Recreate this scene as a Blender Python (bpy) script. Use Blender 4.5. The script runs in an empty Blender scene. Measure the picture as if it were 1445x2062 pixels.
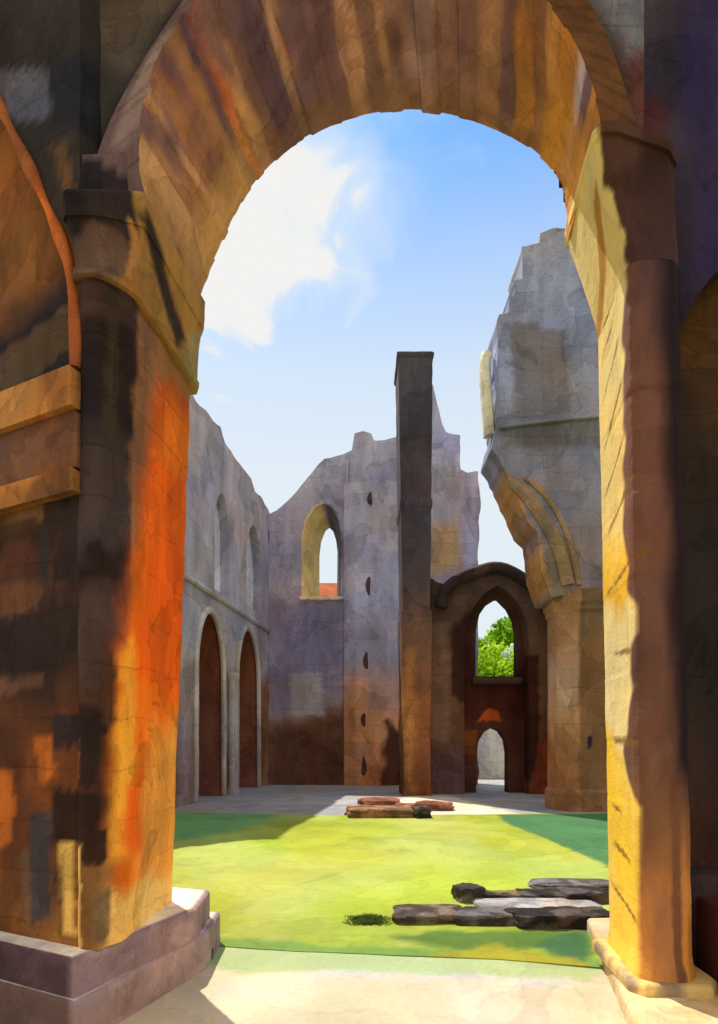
import bpy, math, random
import numpy as np
from mathutils import Vector

random.seed(7)
S = bpy.context.scene
COL = S.collection
F, HX, HY, EYE = 1200.0, 722.5, 1496.0, 1.6          # photograph's focal length (px), principal column, horizon row, eye height


def at(px, py, Y):
    """the world point seen at a spot of the photograph, at depth Y"""
    return np.array([(px - HX) / F * Y, Y, EYE + (HY - py) / F * Y])


def lin(c):
    c = np.asarray(c, float) / 255.0
    return np.where(c <= .04045, c / 12.92, ((c + .055) / 1.055) ** 2.4)


def K(r, g, b, k=1.0):
    return np.clip(lin((r, g, b)) * k, 0.004, 0.93)


# ------------------------------------------------------------------ noise
def _h(ix, iy, iz, seed):
    n = (ix * 374761393 + iy * 668265263 + iz * 2147483647 + seed * 974711) & 0xFFFFFFFF
    n = ((n ^ (n >> 13)) * 1274126177) & 0xFFFFFFFF
    n = ((n ^ (n >> 16)) * 2246822519) & 0xFFFFFFFF
    return ((n ^ (n >> 15)) & 0xFFFFFF) / float(0xFFFFFF)


def vnoise(x, y, z, seed=0):
    x, y, z = np.broadcast_arrays(np.asarray(x, float), np.asarray(y, float), np.asarray(z, float))
    ix, iy, iz = np.floor(x).astype(np.int64), np.floor(y).astype(np.int64), np.floor(z).astype(np.int64)
    fx, fy, fz = x - ix, y - iy, z - iz
    fx, fy, fz = (t * t * (3 - 2 * t) for t in (fx, fy, fz))
    r = 0
    for dx in (0, 1):
        for dy in (0, 1):
            for dz in (0, 1):
                w = (fx if dx else 1 - fx) * (fy if dy else 1 - fy) * (fz if dz else 1 - fz)
                r = r + w * _h(ix + dx, iy + dy, iz + dz, seed)
    return r


def fbm(x, y, z=0.0, o=4, seed=0):
    r, a, t, f = 0, 1.0, 0.0, 1.0
    for i in range(o):
        r = r + a * vnoise(np.asarray(x) * f, np.asarray(y) * f, np.asarray(z) * f, seed + i * 17)
        t += a
        a *= .5
        f *= 2.03
    return r / t


def sstep(a, b, x):
    t = np.clip((x - a) / (b - a), 0, 1)
    return t * t * (3 - 2 * t)


def sdf(poly, u, v):
    """signed distance to a polygon, negative inside"""
    p = np.asarray(poly, float)
    d = np.full(u.shape, 1e9)
    ins = np.zeros(u.shape, bool)
    for i in range(len(p)):
        a, b = p[i], p[(i + 1) % len(p)]
        e = b - a
        wu, wv = u - a[0], v - a[1]
        t = np.clip((wu * e[0] + wv * e[1]) / max(e @ e, 1e-12), 0, 1)
        d = np.minimum(d, np.hypot(wu - e[0] * t, wv - e[1] * t))
        c = (a[1] > v) != (b[1] > v)
        with np.errstate(divide='ignore', invalid='ignore'):
            xx = a[0] + (v - a[1]) * (e[0] / (e[1] if abs(e[1]) > 1e-12 else 1e-12))
        ins ^= c & (u < xx)
    return np.where(ins, -d, d)


# ------------------------------------------------------------------ materials
def nd(nt, typ, **kw):
    n = nt.nodes.new(typ)
    for k, v in kw.items():
        setattr(n, k, v)
    return n


def mathn(nt, op, a, b=None, clamp=False):
    n = nd(nt, 'ShaderNodeMath', operation=op, use_clamp=clamp)
    for i, x in enumerate((a, b)):
        if x is None:
            continue
        if isinstance(x, (int, float)):
            n.inputs[i].default_value = x
        else:
            nt.links.new(x, n.inputs[i])
    return n.outputs[0]


def ramp(nt, fac, stops, interp='LINEAR'):
    r = nd(nt, 'ShaderNodeValToRGB')
    r.color_ramp.interpolation = interp
    el = r.color_ramp.elements
    while len(el) < len(stops):
        el.new(0.5)
    for e, (p, c) in zip(el, stops):
        e.position = p
        e.color = (c, c, c, 1) if isinstance(c, (int, float)) else (*c, 1)
    nt.links.new(fac, r.inputs[0])
    return r.outputs[0]


def mulc(nt, a, b, fac=1.0, mode='MULTIPLY'):
    m = nd(nt, 'ShaderNodeMix', data_type='RGBA', blend_type=mode)
    m.inputs[0].default_value = fac
    for sock, x in ((m.inputs[6], a), (m.inputs[7], b)):
        if isinstance(x, tuple):
            sock.default_value = (*x, 1)
        else:
            nt.links.new(x, sock)
    return m.outputs[2]


def wash_mat(name, wash=1.2, streak=5.0, grain=55.0, bump=.25, rough=.9, tint=((1.12, .98, .86), (.9, .95, 1.12)), amt=1.0, sz=.22, course=0):
    """stone or ground whose own colour (attribute 'wash') is broken up by washes, streaks and grain"""
    m = bpy.data.materials.new(name)
    m.use_nodes = True
    nt = m.node_tree
    b = nt.nodes['Principled BSDF']
    b.inputs['Roughness'].default_value = rough
    b.inputs['Specular IOR Level'].default_value = .15
    at_ = nd(nt, 'ShaderNodeAttribute', attribute_name='wash')
    tc = nd(nt, 'ShaderNodeTexCoord')

    def noise(scale, detail=4.0, dist=.0, zs=1.0, off=0.0):
        mp = nd(nt, 'ShaderNodeMapping')
        mp.inputs['Scale'].default_value = (1, 1, zs)
        mp.inputs['Location'].default_value = (off, off * .7, off * 1.3)
        nt.links.new(tc.outputs['Object'], mp.inputs[0])
        n = nd(nt, 'ShaderNodeTexNoise')
        n.inputs['Scale'].default_value = scale
        n.inputs['Detail'].default_value = detail
        n.inputs['Distortion'].default_value = dist
        nt.links.new(mp.outputs[0], n.inputs['Vector'])
        return n.outputs['Fac']

    def lv(x):
        return 1 + (x - 1) * amt
    c = at_.outputs['Color']
    # hard-edged washes with darker rims where the pigment pooled
    w1 = ramp(nt, noise(wash, 5, .8), [(0, lv(.72)), (.425, lv(.78)), (.44, lv(.6)), (.455, lv(1.0)), (.60, lv(1.05)), (.612, lv(.88)), (.63, lv(1.22)), (1, lv(1.3))])
    w2 = ramp(nt, noise(wash * 2.7, 4, .5, .6, 3.1), [(.30, lv(.8)), (.46, lv(.92)), (.475, lv(.78)), (.49, lv(1.06)), (.75, lv(1.14))])
    st = ramp(nt, noise(streak, 3, .15, sz, 7.7), [(.28, lv(.76)), (.48, lv(.98)), (.5, lv(1.04)), (.72, lv(1.16))])
    gr = ramp(nt, noise(grain, 3, 0, 1, 1.7), [(.25, lv(.82)), (.5, 1.0), (.75, lv(1.14))])
    hue = ramp(nt, noise(wash * .8, 4, .6, 1, 11.3), [(.34, tint[0]), (.5, (1, 1, 1)), (.66, tint[1])])
    for x in (w1, w2, st, gr, hue):
        c = mulc(nt, c, x)
    jt = None
    if course:
        sx = nd(nt, 'ShaderNodeSeparateXYZ')
        nt.links.new(tc.outputs['Object'], sx.inputs[0])
        cb = nd(nt, 'ShaderNodeCombineXYZ')
        wob = mathn(nt, 'MULTIPLY', noise(3.0 / course * .3, 3, .3, 1, 21.0), course * .35)
        nt.links.new(mathn(nt, 'ADD', mathn(nt, 'ADD', sx.outputs[0], sx.outputs[1]), wob), cb.inputs[0])
        nt.links.new(mathn(nt, 'ADD', sx.outputs[2], wob), cb.inputs[1])
        bt_ = nd(nt, 'ShaderNodeTexBrick')
        bt_.inputs['Scale'].default_value = 1.0
        bt_.inputs['Brick Width'].default_value = course * 2.1
        bt_.inputs['Row Height'].default_value = course
        bt_.inputs['Mortar Size'].default_value = course * .035
        bt_.inputs['Mortar Smooth'].default_value = .6
        bt_.inputs['Color1'].default_value = (.86, .86, .86, 1)
        bt_.inputs['Color2'].default_value = (1.12, 1.12, 1.12, 1)
        bt_.inputs['Mortar'].default_value = (.62, .62, .62, 1)
        nt.links.new(cb.outputs[0], bt_.inputs['Vector'])
        patch = ramp(nt, noise(.9 / course * .3, 4, .4, 1, 31.0), [(.40, 0.0), (.62, .75)])
        mx = nd(nt, 'ShaderNodeMix', data_type='RGBA', blend_type='MULTIPLY')
        nt.links.new(patch, mx.inputs[0])
        nt.links.new(c, mx.inputs[6])
        nt.links.new(bt_.outputs['Color'], mx.inputs[7])
        c = mx.outputs[2]
        jt = bt_.outputs['Fac']
    nt.links.new(c, b.inputs['Base Color'])
    bp = nd(nt, 'ShaderNodeBump')
    bp.inputs['Strength'].default_value = bump
    bp.inputs['Distance'].default_value = .02 * 55 / grain
    h = mathn(nt, 'ADD', noise(grain * .8, 4), mathn(nt, 'MULTIPLY', noise(grain * .15, 3, .4), 1.5))
    nt.links.new(h, bp.inputs['Height'])
    nt.links.new(bp.outputs[0], b.inputs['Normal'])
    return m


M_NEAR = wash_mat('near_stone', 1.3, 7.0, 60, .3, amt=.75, course=.3)
M_ARCH = wash_mat('arch_stone', 1.6, 6.0, 60, .3, tint=((1.08, .97, .95), (.94, .95, 1.1)), sz=1.0, amt=.7)
M_YEL = wash_mat('pier_painted_light', 1.0, 6.0, 60, .25, amt=.35)  # right pier stone; painted sun and shade sit in its vertex colour
M_PLIN = wash_mat('plinth_stone', 1.8, 5.0, 60, .3, amt=.6, sz=1.0)
M_MID = wash_mat('court_stone', .45, 2.2, 18, .3, amt=.75, course=.42)
M_LAWN = wash_mat('lawn_grass', .35, 1.2, 14, .3, 1.0, ((1.06, 1.0, .85), (.9, 1.02, 1.0)), .36, sz=1.0)
M_GRND = wash_mat('gravel_ground', .5, 1.5, 25, .2, 1.0, amt=.4, sz=1.0)
M_RUB = wash_mat('rubble_stone', 2.5, 6.0, 45, .4, amt=.8)
M_LEAF = wash_mat('leaf_green', .5, 2.0, 6, .0, .8, ((1.2, 1.05, .6), (.8, .95, .8)), 1.0)


_b = M_LEAF.node_tree.nodes['Principled BSDF']
_t = M_LEAF.node_tree.nodes.new('ShaderNodeBsdfTranslucent')
_x = M_LEAF.node_tree.nodes.new('ShaderNodeMixShader')
_x.inputs[0].default_value = .5
M_LEAF.node_tree.links.new(_b.inputs['Base Color'].links[0].from_socket, _t.inputs[0])
M_LEAF.node_tree.links.new(_b.outputs[0], _x.inputs[1])
M_LEAF.node_tree.links.new(_t.outputs[0], _x.inputs[2])
M_LEAF.node_tree.links.new(_x.outputs[0], M_LEAF.node_tree.nodes['Material Output'].inputs[0])


# ------------------------------------------------------------------ objects
def thing(name, base, label, cat, group=None):
    o = bpy.data.objects.new(name, None)
    COL.objects.link(o)
    o.location = base
    o.empty_display_size = .2
    tag(o, label, cat, group)
    return o


def tag(o, label=None, cat=None, group=None, kind=None):
    for k, v in (('label', label), ('category', cat), ('group', group), ('kind', kind)):
        if v:
            o[k] = v
    return o


def origin_of(o):
    p = np.zeros(3)
    while o is not None:
        p += np.array(o.location)
        o = o.parent
    return p


def mk(name, V, Fc, C, mat, parent=None, smooth=True):
    """link ONE mesh object; V in world coordinates, C one colour per vertex"""
    V = np.asarray(V, float)
    if parent is None:
        base = np.array([(V[:, 0].min() + V[:, 0].max()) / 2, (V[:, 1].min() + V[:, 1].max()) / 2, V[:, 2].min()])
    else:
        base = origin_of(parent)
    me = bpy.data.meshes.new(name)
    me.from_pydata((V - base).tolist(), [], [list(map(int, f)) for f in Fc])
    C = np.broadcast_to(np.asarray(C, float), (len(V), 3))
    a = me.color_attributes.new('wash', 'FLOAT_COLOR', 'POINT')
    a.data.foreach_set('color', np.concatenate([C, np.ones((len(V), 1))], 1).astype(np.float32).ravel())
    me.polygons.foreach_set('use_smooth', [smooth] * len(me.polygons))
    me.update()
    if smooth:
        me.set_sharp_from_angle(angle=math.radians(38))
    me.materials.append(mat)
    o = bpy.data.objects.new(name, me)
    COL.objects.link(o)
    if parent is None:
        o.location = base
    else:
        o.parent = parent
    return o


class Plane:
    def __init__(s, O, U):
        s.O = np.array([O[0], O[1], 0.0])
        u = np.array([U[0], U[1], 0.0])
        s.U = u / np.linalg.norm(u)
        s.N = np.array([-s.U[1], s.U[0], 0.0])       # away from the viewer for a wall running left to right
        s.Zv = np.array([0, 0, 1.0])

    def p(s, px, py):
        """(u, v) on the wall of a spot of the photograph"""
        d = np.array([(px - HX) / F, 1.0, (HY - py) / F])
        o = np.array([0, 0, EYE])
        t = ((s.O - o) @ s.N) / (d @ s.N)
        q = o + d * t
        return ((q - s.O) @ s.U, q[2])

    def ps(s, pts):
        return [s.p(*q) for q in pts]

    def w(s, u, v, n=0.0):
        u = np.asarray(u, float)[..., None]
        v = np.asarray(v, float)[..., None]
        n = np.broadcast_to(np.asarray(n, float), u.shape[:-1])[..., None]
        return s.O + s.U * u + s.Zv * v + s.N * n

    def shift(s, d):
        q = s.O + s.N * d
        return Plane(q[:2], s.U[:2])


class Floor(Plane):
    """a horizontal sheet at height z; u = X, v = Y"""
    def __init__(s, z):
        s.O = np.array([0, 0, z])
        s.U = np.array([1.0, 0, 0])
        s.Zv = np.array([0, 1.0, 0])
        s.N = np.array([0, 0, -1.0])

    def p(s, px, py):
        Y = F * (EYE - s.O[2]) / (py - HY)
        return ((px - HX) / F * Y, Y)


def dense(poly, step, jit=0.0, seed=0):
    """subdivide an outline and make it ragged"""
    p = np.asarray(poly, float)
    out = []
    for i in range(len(p)):
        a, b = p[i], p[(i + 1) % len(p)]
        n = max(1, int(np.linalg.norm(b - a) / step))
        for k in range(n):
            out.append(a + (b - a) * k / n)
    out = np.array(out)
    if jit:
        s = 1 / (step * 2.5)
        du = fbm(out[:, 0] * s, out[:, 1] * s, 0.3, 3, seed) - .5
        dv = fbm(out[:, 0] * s, out[:, 1] * s, 9.3, 3, seed + 5) - .5
        out = out + np.stack([du, dv], 1) * 2 * jit
    return out


def slab(name, pl, outline, holes, thick, res, colfn, mat, parent=None, bump=.01, bs=2.0, seed=1, nseg=4, splay=None, back=True, reveal=None):
    """a wall (or sheet) with a free outline and openings, as one closed mesh"""
    outline = np.asarray(outline, float)
    holes = [np.asarray(h, float) for h in holes]
    polys = [outline] + holes
    lo, hi = outline.min(0), outline.max(0)
    nu, nv = int((hi[0] - lo[0]) / res) + 2, int((hi[1] - lo[1]) / res) + 2
    gu = lo[0] - res * .5 + np.arange(nu + 1) * res
    gv = lo[1] - res * .5 + np.arange(nv + 1) * res
    cu, cv = np.meshgrid(gu[:-1] + res / 2, gv[:-1] + res / 2, indexing='ij')
    keep = sdf(outline, cu.ravel(), cv.ravel()) < 0
    for h in holes:
        keep &= sdf(h, cu.ravel(), cv.ravel()) > 0
    ids = np.nonzero(keep)[0]
    ci, cj = ids // nv, ids % nv
    corner = np.stack([ci * (nv + 1) + cj, (ci + 1) * (nv + 1) + cj, (ci + 1) * (nv + 1) + cj + 1, ci * (nv + 1) + cj + 1], 1)
    uniq, inv = np.unique(corner, return_inverse=True)
    quads = inv.reshape(-1, 4)
    uv = np.stack([gu[uniq // (nv + 1)], gv[uniq % (nv + 1)]], 1)
    # boundary edges
    e = np.concatenate([quads[:, [0, 1]], quads[:, [1, 2]], quads[:, [2, 3]], quads[:, [3, 0]]])
    key = np.sort(e, 1)
    key = key[:, 0] * (len(uv) + 1) + key[:, 1]
    _, idx, cnt = np.unique(key, return_index=True, return_counts=True)
    be = e[idx[cnt == 1]]
    bv = np.unique(be)
    # snap the boundary to the nearest outline
    B = uv[bv]
    best = np.full(len(bv), 1e9)
    pos = B.copy()
    which = np.zeros(len(bv), int)
    for k, p in enumerate(polys):
        for i in range(len(p)):
            a, b = p[i], p[(i + 1) % len(p)]
            d = b - a
            t = np.clip(((B - a) @ d) / max(d @ d, 1e-12), 0, 1)
            q = a + t[:, None] * d
            dist = np.linalg.norm(B - q, axis=1)
            m = dist < best
            best[m] = dist[m]
            pos[m] = q[m]
            which[m] = k
    uv[bv] = pos
    n = len(uv)
    nz = -(fbm(uv[:, 0] * bs, uv[:, 1] * bs, seed * 3.1, 4, seed) - .5) * 2 * bump
    V = [pl.w(uv[:, 0], uv[:, 1], nz)]
    C = [colfn(uv[:, 0], uv[:, 1])]
    Fc = [quads]
    off = n
    # back
    uvb = uv.copy()
    if splay:
        for k, fn in splay.items():
            m = which == k + 1
            uvb[bv[m]] = fn(uv[bv[m]])
    # sides
    loc = -np.ones(n, int)
    loc[bv] = np.arange(len(bv))
    for s in range(nseg + 1):
        t = s / nseg
        q = uv[bv] * (1 - t) + uvb[bv] * t
        jig = (fbm(q[:, 0] * bs * 2, q[:, 1] * bs * 2, t * thick * bs * 2 + seed, 3, seed + 3) - .5) * bump * 1.5 * (1 if 0 < s < nseg else 0)
        V.append(pl.w(q[:, 0] + jig, q[:, 1] + jig, nz[bv] * (1 - t) + thick * t))
        cb = C[0][bv].copy()
        if reveal:
            for k, c_ in reveal.items():
                cb[which == k + 1] = c_
        C.append(cb)
    nb = len(bv)
    a, b = loc[be[:, 0]], loc[be[:, 1]]
    for s in range(nseg):
        Fc.append(np.stack([off + s * nb + b, off + s * nb + a, off + (s + 1) * nb + a, off + (s + 1) * nb + b], 1))
    off += nb * (nseg + 1)
    if back:
        V.append(pl.w(uvb[:, 0], uvb[:, 1], thick))
        C.append(C[0])
        Fc.append(quads[:, ::-1] + off)
    return mk(name, np.concatenate(V), np.concatenate(Fc), np.concatenate(C), mat, parent)


def loft(name, rings, colfn, mat, parent=None, cap0=True, cap1=True, closed=True, seed=1, bump=.0, bs=3.0, extra=None):
    """rings: list of (n, 3) arrays; colfn(i/n ring position s, ring fraction t, P)"""
    R = np.array(rings, float)
    nr, n, _ = R.shape
    P = R.reshape(-1, 3)
    if bump:
        c = R.mean(1, keepdims=True)
        d = R - c
        d[..., 2] = 0
        d /= np.maximum(np.linalg.norm(d, axis=2, keepdims=True), 1e-6)
        k = (fbm(P[:, 0] * bs, P[:, 1] * bs, P[:, 2] * bs, 4, seed) - .5) * 2 * bump
        P = P + d.reshape(-1, 3) * k[:, None]
    s = np.tile(np.arange(n) / n, nr)
    t = np.repeat(np.arange(nr) / max(nr - 1, 1), n)
    C = colfn(s, t, P)
    i, j = np.meshgrid(np.arange(nr - 1), np.arange(n if closed else n - 1), indexing='ij')
    i, j = i.ravel(), j.ravel()
    j2 = (j + 1) % n
    Q = np.stack([i * n + j, i * n + j2, (i + 1) * n + j2, (i + 1) * n + j], 1).tolist()
    V = [P]
    Cs = [C]
    off = len(P)
    for do, ring, flip in ((cap0, 0, True), (cap1, nr - 1, False)):
        if do and closed:
            V.append(P[ring * n:(ring + 1) * n])
            Cs.append(C[ring * n:(ring + 1) * n])
            f = list(range(off, off + n))
            Q.append(f[::-1] if flip else f)
            off += n
    return mk(name, np.concatenate(V), Q, np.concatenate(Cs), mat, parent)


def resample(pts, n):
    p = np.asarray(pts, float)
    d = np.concatenate([[0], np.cumsum(np.linalg.norm(np.diff(p, axis=0), axis=1))])
    t = np.linspace(0, d[-1], n)
    return np.stack([np.interp(t, d, p[:, k]) for k in range(p.shape[1])], 1)


def smooth_line(pts, n, it=3):
    p = np.asarray(pts, float)
    for _ in range(it):                              # Chaikin
        q = np.empty((2 * len(p), p.shape[1]))
        q[0], q[-1] = p[0], p[-1]
        q[1:-1:2] = p[:-1] * .75 + p[1:] * .25
        q[2::2] = p[:-1] * .25 + p[1:] * .75
        p = q
    return resample(p, n)


def stone_col(stops, var=None, seed=0, sc=1.0, patches=(), rim=None, gain=(1, 1, 1)):
    """colour of a wall by height, with a second stone colour in noise and shaped patches, stains and painted light alike
    stops [(v, colour)], var (colour, amount), patches [(uv polygon, colour, softness, raggedness)]"""
    vs = np.array([a for a, _ in stops])
    cs = np.array([c for _, c in stops]) * np.asarray(gain)
    if var is not None:
        var = (np.asarray(var[0]) * np.asarray(gain), var[1])

    def fn(u, v):
        u, v = np.asarray(u, float), np.asarray(v, float)
        w = v + (fbm(u * sc * .9, v * sc * .9, 2.2, 4, seed) - .5) * 1.6 / sc
        C = np.stack([np.interp(w, vs, cs[:, k]) for k in range(3)], 1)
        if var is not None:
            m = sstep(.42, .62, fbm(u * sc, v * sc * .6, 5.5, 4, seed + 9)) * var[1]
            C = C * (1 - m[:, None]) + np.asarray(var[0]) * m[:, None]
        for k, (poly, c, soft, rag) in enumerate(patches):
            d = sdf(poly, u, v) + (fbm(u / max(rag, .01) * .5, v / max(rag, .01) * .5, k * 1.7, 3, seed + 31) - .5) * 2 * rag
            m = sstep(soft, -soft, d)
            C = C * (1 - m[:, None]) + np.asarray(c) * m[:, None]
        if rim is not None:
            d = np.abs(sdf(rim[0], u, v))
            C = C * (1 - rim[2] * np.exp(-(d / rim[1]) ** 2))[:, None]
        return C
    return fn


# ================================================================== light, sky, camera
EL, AZ = math.radians(62), math.radians(-33)          # azimuth from +Y towards +X
Ldir = Vector((math.sin(AZ) * math.cos(EL), math.cos(AZ) * math.cos(EL), math.sin(EL)))
sl = bpy.data.lights.new('sun', 'SUN')
sl.energy = 3.6
sl.angle = math.radians(.6)
sl.color = (1.0, .93, .8)
so = bpy.data.objects.new('sun', sl)
COL.objects.link(so)
so.rotation_euler = (-Ldir).to_track_quat('-Z', 'Y').to_euler()
so.location = (-8, 10, 25)

W = bpy.data.worlds.new('World')
S.world = W
W.use_nodes = True
nt = W.node_tree
bg = nt.nodes['Background']
bg.inputs[1].default_value = .13
sky = nd(nt, 'ShaderNodeTexSky', sky_type='NISHITA')
sky.sun_disc = False
sky.sun_elevation = EL
sky.sun_rotation = AZ
sky.air_density = 1.3
sky.dust_density = .6
sky.ozone_density = 2.0
tc = nd(nt, 'ShaderNodeTexCoord')


def wnoise(scale, detail, dist=0.0, zs=1.0, off=0.0):
    mp = nd(nt, 'ShaderNodeMapping')
    mp.inputs['Scale'].default_value = (1, 1, zs)
    mp.inputs['Location'].default_value = (off, off, off)
    nt.links.new(tc.outputs['Generated'], mp.inputs[0])
    n = nd(nt, 'ShaderNodeTexNoise')
    n.inputs['Scale'].default_value = scale
    n.inputs['Detail'].default_value = detail
    n.inputs['Distortion'].default_value = dist
    nt.links.new(mp.outputs[0], n.inputs['Vector'])
    return n.outputs['Fac']


blobs = [(550, 365, .025), (515, 440, .05), (600, 432, .022), (615, 520, .022), (560, 560, .04), (470, 500, .06), (420, 560, .07), (440, 640, .03), (520, 640, .012), (640, 505, .008)]
dmin = None
for bx_, by_, r_ in blobs:
    v = np.array([(bx_ - HX) / F, 1, (HY - by_) / F])
    v /= np.linalg.norm(v)
    vm = nd(nt, 'ShaderNodeVectorMath', operation='DISTANCE')
    nt.links.new(tc.outputs['Generated'], vm.inputs[0])
    vm.inputs[1].default_value = tuple(v)
    d = mathn(nt, 'SUBTRACT', vm.outputs['Value'], r_)
    dmin = d if dmin is None else mathn(nt, 'MINIMUM', dmin, d)
dm = mathn(nt, 'ADD', dmin, mathn(nt, 'MULTIPLY', mathn(nt, 'SUBTRACT', wnoise(10, 9, .7), .5), .30))
cloud = ramp(nt, mathn(nt, 'ADD', dm, .5), [(.480, .92), (.502, .7), (.522, 0.0)])
cloud_soft = ramp(nt, mathn(nt, 'ADD', dm, .5), [(.5, .85), (.60, .4), (.72, 0.0)])
thin = ramp(nt, wnoise(2.6, 5, .7, 1.8, 4.0), [(.44, 0.0), (.66, .7)])
sep = nd(nt, 'ShaderNodeSeparateXYZ')
nt.links.new(tc.outputs['Generated'], sep.inputs[0])
low = ramp(nt, sep.outputs[2], [(.0, .97), (.40, .95), (.52, .80), (.62, .48), (.70, .14), (.76, .0)])
behind = mathn(nt, 'MULTIPLY', ramp(nt, mathn(nt, 'ADD', mathn(nt, 'MULTIPLY', sep.outputs[1], .5), .5), [(.42, 1.0), (.68, 0.0)]), ramp(nt, wnoise(3.0, 6, .6, 1.5, 9.0), [(.34, .15), (.5, 1.0)]))  # warm cloud added behind the viewer to brighten faces turned this way
fac = mathn(nt, 'MAXIMUM', mathn(nt, 'MAXIMUM', thin, low), cloud_soft)
tinted = mulc(nt, sky.outputs[0], (.36, .74, 1.05))
m1 = nd(nt, 'ShaderNodeMix', data_type='RGBA')
nt.links.new(fac, m1.inputs[0])
nt.links.new(tinted, m1.inputs[6])
m1.inputs[7].default_value = (4.35, 4.75, 4.95, 1)
m2 = nd(nt, 'ShaderNodeMix', data_type='RGBA')
nt.links.new(cloud, m2.inputs[0])
nt.links.new(m1.outputs[2], m2.inputs[6])
m2.inputs[7].default_value = (5.0, 4.9, 4.75, 1)
m3 = nd(nt, 'ShaderNodeMix', data_type='RGBA')
nt.links.new(behind, m3.inputs[0])
nt.links.new(m2.outputs[2], m3.inputs[6])
m3.inputs[7].default_value = (5.4, 5.0, 4.6, 1)
nt.links.new(m3.outputs[2], bg.inputs[0])

cam = bpy.data.cameras.new('camera')
cam.sensor_fit = 'HORIZONTAL'
cam.sensor_width = 36
cam.lens = F / 1445 * 36
cam.shift_y = (HY - 1031) / 1445
cam.clip_end = 5000
cam.clip_start = .05
co = bpy.data.objects.new('camera', cam)
COL.objects.link(co)
co.location = (0, 0, EYE)
co.rotation_euler = (math.pi / 2, 0, 0)
S.camera = co
S.view_settings.view_transform = 'Standard'
S.view_settings.look = 'None'
S.view_settings.exposure = 0.5
S.view_settings.gamma = 1
S.view_settings.use_curve_mapping = False
S.cycles.max_bounces = 8
S.cycles.diffuse_bounces = 6

# ================================================================== ground
gfn = lambda u, v: K(150, 150, 70, .9) + 0 * u[:, None]
V = np.array([[-1500, -300, -.02], [1500, -300, -.02], [1500, 3000, -.02], [-1500, 3000, -.02]], float)
tag(mk('ground', V, [[0, 1, 2, 3]], K(120, 140, 50, .5), M_LAWN), kind='structure')

fl = Floor(0.0)
path_px = [(1500, 1950), (1235, 1955), (1000, 1935), (800, 1927), (600, 1918), (420, 1908), (200, 1900)]
pp = fl.ps(path_px)
pp = [(-6, -3), (6, -3), (6, 4.4)] + [q for q in pp if 0 < q[1] < 5.2 and abs(q[0]) < 4] + [(-6, 5.0)]
pcol = stone_col([(0, K(236, 214, 178, .76)), (9, K(236, 214, 178, .76))], (K(216, 206, 158, .7), .75), 3, 1.3,
                 [(fl.ps([(600, 1935), (1180, 1960), (1180, 1990), (620, 1960)]), K(220, 212, 196, .72), .12, .15),
                  (fl.ps([(400, 1905), (800, 1922), (1235, 1945), (1180, 1975), (760, 1958), (420, 1960)]), K(186, 200, 140, .75), .05, .10)])
tag(slab('path', Floor(.004), dense(pp, .2, .03, 4), [], .03, .05, pcol, M_GRND, None, .003, seed=5, nseg=1, back=False), kind='structure')

lawn_px = [(150, 1898), (420, 1908), (600, 1918), (800, 1927), (1000, 1935), (1235, 1955), (1500, 1960)]
lp = fl.ps(lawn_px) + [(6.5, 4.2), (7.2, 13.4)] + fl.ps([(1230, 1638), (1000, 1641), (700, 1643), (500, 1640), (338, 1636)]) + [(-5.6, 13.3), (-6.5, 5.2)]
lcol = stone_col([(0, K(170, 190, 70, .64)), (5.2, K(190, 198, 70, .64)), (6, K(202, 208, 74, .66)), (9, K(198, 206, 72, .66)), (14, K(180, 194, 62, .62))], (K(212, 218, 126, .66), .6), 8, .7, [
    (fl.ps([(1230, 1640), (1230, 1748), (1130, 1705), (1010, 1655), (1000, 1642)]), K(96, 150, 96, .6), .05, .1),  # shadow wedge at the right, painted as darker green
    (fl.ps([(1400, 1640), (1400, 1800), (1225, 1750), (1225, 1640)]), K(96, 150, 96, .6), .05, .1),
    (fl.ps([(338, 1638), (338, 1700), (450, 1680), (560, 1652), (540, 1638)]), K(120, 168, 104, .9), .25, .15),  # shade tint painted where the left wall's shadow falls
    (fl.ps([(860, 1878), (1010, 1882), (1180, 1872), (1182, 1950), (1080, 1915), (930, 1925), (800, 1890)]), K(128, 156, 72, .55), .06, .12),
    (fl.ps([(400, 1890), (800, 1912), (1240, 1935), (1240, 1965), (800, 1935), (400, 1915)]), K(150, 184, 90, .6), .06, .12),
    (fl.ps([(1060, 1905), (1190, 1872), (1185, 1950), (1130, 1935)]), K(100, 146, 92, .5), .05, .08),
    (fl.ps([(850, 1930), (1000, 1905), (1185, 1945), (1185, 1958)]), K(196, 180, 60, .6), .05, .1),
])
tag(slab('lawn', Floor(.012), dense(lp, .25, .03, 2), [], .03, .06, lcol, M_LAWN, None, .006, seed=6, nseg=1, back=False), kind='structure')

cp = [(-9, 13.0), (12, 13.0), (12, 30), (-9, 30)]
ccol = stone_col([(12, K(176, 172, 172, .75)), (40, K(190, 186, 176, .75))], (K(190, 190, 190, .8), .6), 12, .5,
                 [(fl.ps([(700, 1643), (830, 1600), (905, 1605), (1075, 1642), (900, 1648)]), K(235, 225, 200, .8), .15, .3)])  # sunlit cream pool painted on the court floor
tag(slab('courtyard', Floor(.002), cp, [], .03, .15, ccol, M_GRND, None, .003, seed=7, nseg=1, back=False), kind='structure')

# ================================================================== the near archway
PW = Plane((-1.24, 3.45), (2.67, .15))                # front face of the arch wall
UL = PW.U
TH = .85
PB = PW.shift(TH)

gate = thing('stone_archway', (0, 3.6, 0), 'great round archway of brown stone framing the lawn and the ruins', 'archway')

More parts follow.
